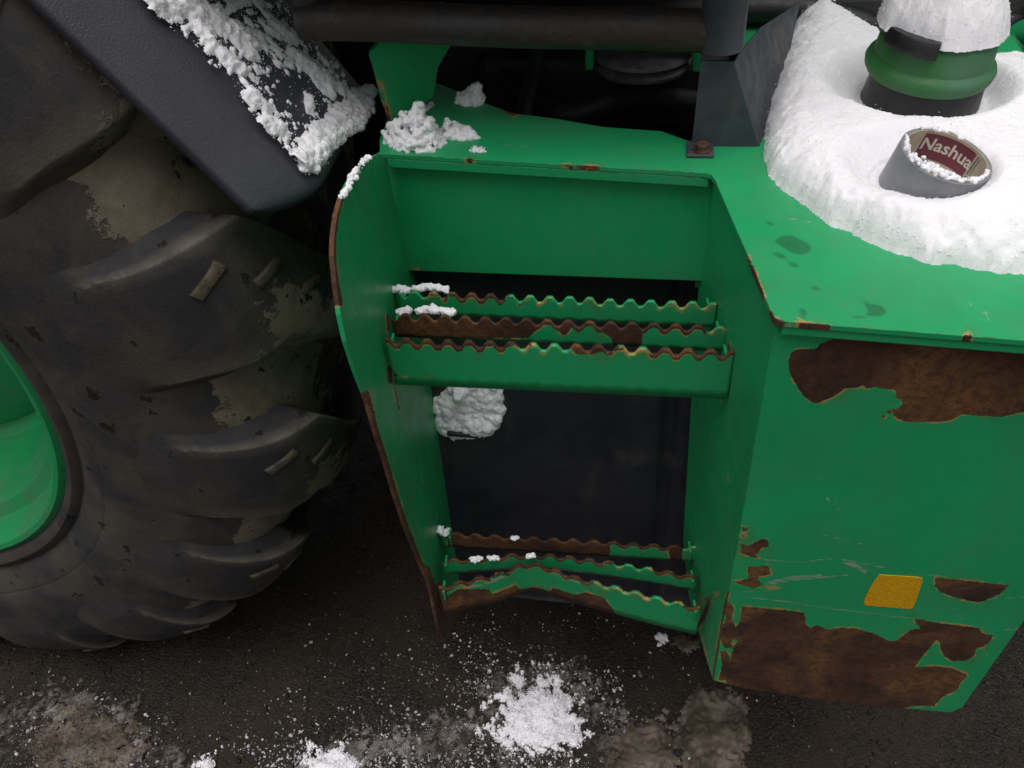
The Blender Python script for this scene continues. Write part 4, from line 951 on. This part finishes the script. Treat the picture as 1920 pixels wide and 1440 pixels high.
# strip of snow on the curved top edge of the side plate
def edge_snow(name, label, pts, r, seed, cryst=400, group=None):
    P = np.array(pts); C = []; n = cryst; t = RNG.random(n)*(len(P)-1); i = np.minimum(t.astype(int), len(P)-2); q = P[i]+(P[i+1]-P[i])*(t-i)[:, None]
    dens = fbm(np.stack([t*1.7, t*0+seed, t*0], -1), 1, 3, seed)
    q = q[dens > -.6]; n = len(q)
    C = q+RNG.normal(size=(n, 3))*np.array([r*.35, r*.35, r*.28])+np.array([0, 0, r*.35]); V, Q4 = remeshed(C[:220], RNG.uniform(.35, 1, n)[:220]*r*.62, .0010, seed)
    o = fastmesh(name, V, Q4, [], M_SNOW); tag(o, label, 'snow', group); return o
edge_snow('snow_strip', 'thin crumbly snow strip along the top edge of the left side plate', [HP(p)+np.array([0, .002, 0]) for p in [(690, 298), (672, 318), (660, 338), (648, 362), (640, 376)]], .0042, 31, 420)
# snow left on the serrated bars
def bar_snow(pts, z, label, seed, r=.0055, cryst=260):
    edge_snow('snow_crust', label, [hz(p, z) for p in pts], r, seed, cryst)
bar_snow([(742, 545), (762, 544)], 1.039, 'small snow crust at the left end of the rearmost upper tread bar', 41, cryst=130)
bar_snow([(776, 545), (800, 540), (838, 546)], 1.039, 'longer snow crust on the rearmost upper tread bar', 42, cryst=260)
bar_snow([(748, 588), (765, 584)], 1.039, 'small snow crust at the left end of the middle upper tread bar', 43, cryst=140)
bar_snow([(785, 585), (815, 582), (850, 589)], 1.039, 'longer snow crust on the middle upper tread bar', 44, cryst=280)
bar_snow([(822, 994), (838, 1000)], .578, 'snow lump in the rear left corner of the lower step', 45, .007, cryst=90)
bar_snow([(884, 1050), (900, 1049)], .577, 'bit of snow nearest the side plate on the middle lower bar', 46, .0055, cryst=45)
bar_snow([(916, 1048), (930, 1047)], .577, 'bit of snow half way to the bend on the middle lower bar', 47, .0055, cryst=60)
bar_snow([(990, 1044), (1000, 1044)], .577, 'bit of snow at the bend of the middle lower bar', 48, .0055, cryst=40)
bar_snow([(960, 1010), (968, 1010)], .577, 'bit of snow on the rear bar of the lower step', 49, .005, cryst=40)
# snow lump behind the upper step
blob('snow_clump', 'packed snow lump against the dark shield below the upper step', [(814, 752), (830, 738), (850, 716), (900, 706), (936, 714), (942, 760), (940, 790), (922, 812), (890, 820), (850, 822), (820, 810), (814, 780)], (0, .921, .95), (0, -1, .16), .026, (.006, .011), 420, .0018, 51, hdir=(0, -1, .2), cryst=200, dmax=.02)
blob('snow_crumb', 'snow crumb on the lower edge of the topmost visible tyre lug', [(66, 366), (78, 356), (92, 358), (94, 372), (80, 380), (68, 376)], (0, .70, 0), (.2, -1, .5), .007, (.002, .004), 60, seed=61, hdir=(.2, -1, .5), cryst=100)
blob('snow_crumb', 'branched snow crumb beside the topmost visible tyre lug', [(98, 345), (102, 328), (120, 326), (138, 334), (155, 334), (158, 342), (135, 345), (110, 354)], (0, .70, 0), (.2, -1, .5), .007, (.002, .004), 90, seed=62, hdir=(.2, -1, .5), cryst=150)
# slush and snow on the ground
def ground_snow():
    GP = ((0, 0, GZ-.004), (0, 0, 1))
    clump('snow_heap', 'loose white snow heap on the ground below the lower step', [(905, 1310), (960, 1265), (1030, 1250), (1085, 1290), (1110, 1350), (1080, 1420), (1010, 1435), (940, 1420), (900, 1370)], *GP, .030, .13, .003, 62, 5200, 71, .6, csize=(.0008, .0035), soft=True)
    clump('snow_heap', 'white snow heap on the ground beside the loose heap below the step', [(560, 1415), (590, 1395), (650, 1400), (690, 1425), (700, 1470), (640, 1500), (560, 1480)], *GP, .026, .06, .003, 36, 2600, 72, .5, csize=(.0008, .003), soft=True)
    clump('snow_heap', 'thin brownish snow patch on the ground by the tyre', [(60, 1400), (100, 1340), (170, 1325), (235, 1350), (260, 1400), (200, 1460), (80, 1460)], *GP, .010, .10, .003, 70, 2600, 73, 1.1, m=M_SLUSH, csize=(.0008, .003), soft=True)
    clump('snow_heap', 'small snow patch on the ground between tyre patch and white heap', [(350, 1430), (380, 1405), (405, 1415), (410, 1450), (360, 1460)], *GP, .014, .04, .003, 16, 900, 74, .8, csize=(.0008, .003), soft=True)
    clump('ice_mound', 'grey icy slush mound on the ground beneath the tank corner', [(1262, 1370), (1268, 1320), (1310, 1285), (1370, 1285), (1405, 1310), (1408, 1380), (1400, 1440), (1350, 1480), (1280, 1460)], *GP, .030, .10, .004, 20, 100, 75, .35, m=M_SLUSH, csize=(.001, .003), cat='slush', soft=True)
    clump('ice_mound', 'low dirty slush ridge on the ground beside the icy mound', [(1130, 1440), (1140, 1390), (1190, 1340), (1250, 1335), (1270, 1400), (1260, 1480), (1150, 1490)], *GP, .016, .07, .004, 34, 100, 76, .8, m=M_SLUSH, csize=(.001, .003), cat='slush', soft=True)
    clump('snow_clump', 'small snow lump on the ground behind the torn end of the lower step', [(1225, 1200), (1235, 1190), (1250, 1194), (1252, 1206), (1236, 1212)], *GP, .02, .02, .002, 9, 260, 77, .5)
    clump('ice_mound', 'faint slush hump on the ground behind the torn wall corner', [(1245, 1215), (1265, 1190), (1310, 1195), (1330, 1220), (1290, 1235)], *GP, .018, .05, .004, 16, 60, 78, .5, m=M_SLUSH, cat='slush', soft=True)
    clump('slush_film', 'thin grey-brown melting slush film on the ground around the loose heap', [(560, 1440), (620, 1375), (760, 1345), (860, 1330), (920, 1250), (1040, 1215), (1130, 1270), (1190, 1340), (1260, 1420), (1240, 1520), (560, 1520)], *GP, .009, .10, .005, 60, 0, 171, .9, m=M_MELT, cat='slush', soft=True)
    clump('slush_film', 'thin grey-brown melting slush film on the ground by the tyre', [(-60, 1330), (40, 1290), (150, 1285), (260, 1310), (330, 1380), (400, 1430), (380, 1520), (-60, 1520)], *GP, .009, .10, .005, 60, 0, 172, .9, m=M_MELT, cat='slush', soft=True)
    # scattered flakes
    pts = []
    for (px, py, sx, sy, n) in ((1010, 1340, 85, 65, 8000), (1000, 1330, 170, 90, 1800), (640, 1430, 110, 32, 2200), (150, 1390, 70, 45, 2200), (800, 1400, 120, 40, 1500), (1250, 1400, 110, 60, 700), (950, 1250, 260, 90, 500), (560, 1330, 300, 80, 400)):
        q = np.stack([RNG.normal(px, sx, n), RNG.normal(py, sy, n)], -1); pts.append(q[(q[:, 1] > 1130) & (q[:, 1] < 1600)])
    q = np.concatenate(pts); C = np.array([hz(p, GZ) for p in q]); C[:, 2] = gz(C[:, 0], C[:, 1])+.002
    k = fbm(C, 11, 5, 90)+.6*fbm(C, 40, 3, 91); C = C[k+RNG.normal(size=len(C))*.12 > .0]
    r = np.minimum(RNG.gamma(1.3, .0010, len(C))+.0005, .006); V, Tn = grains(C, r, 'ico', .7, .35)
    o = fastmesh('snow_flakes', V, [], Tn, M_FLAKE, smooth=False); tag(o, 'scattered white snow flakes over the dark ground', 'snow', kind='stuff')
ground_snow()
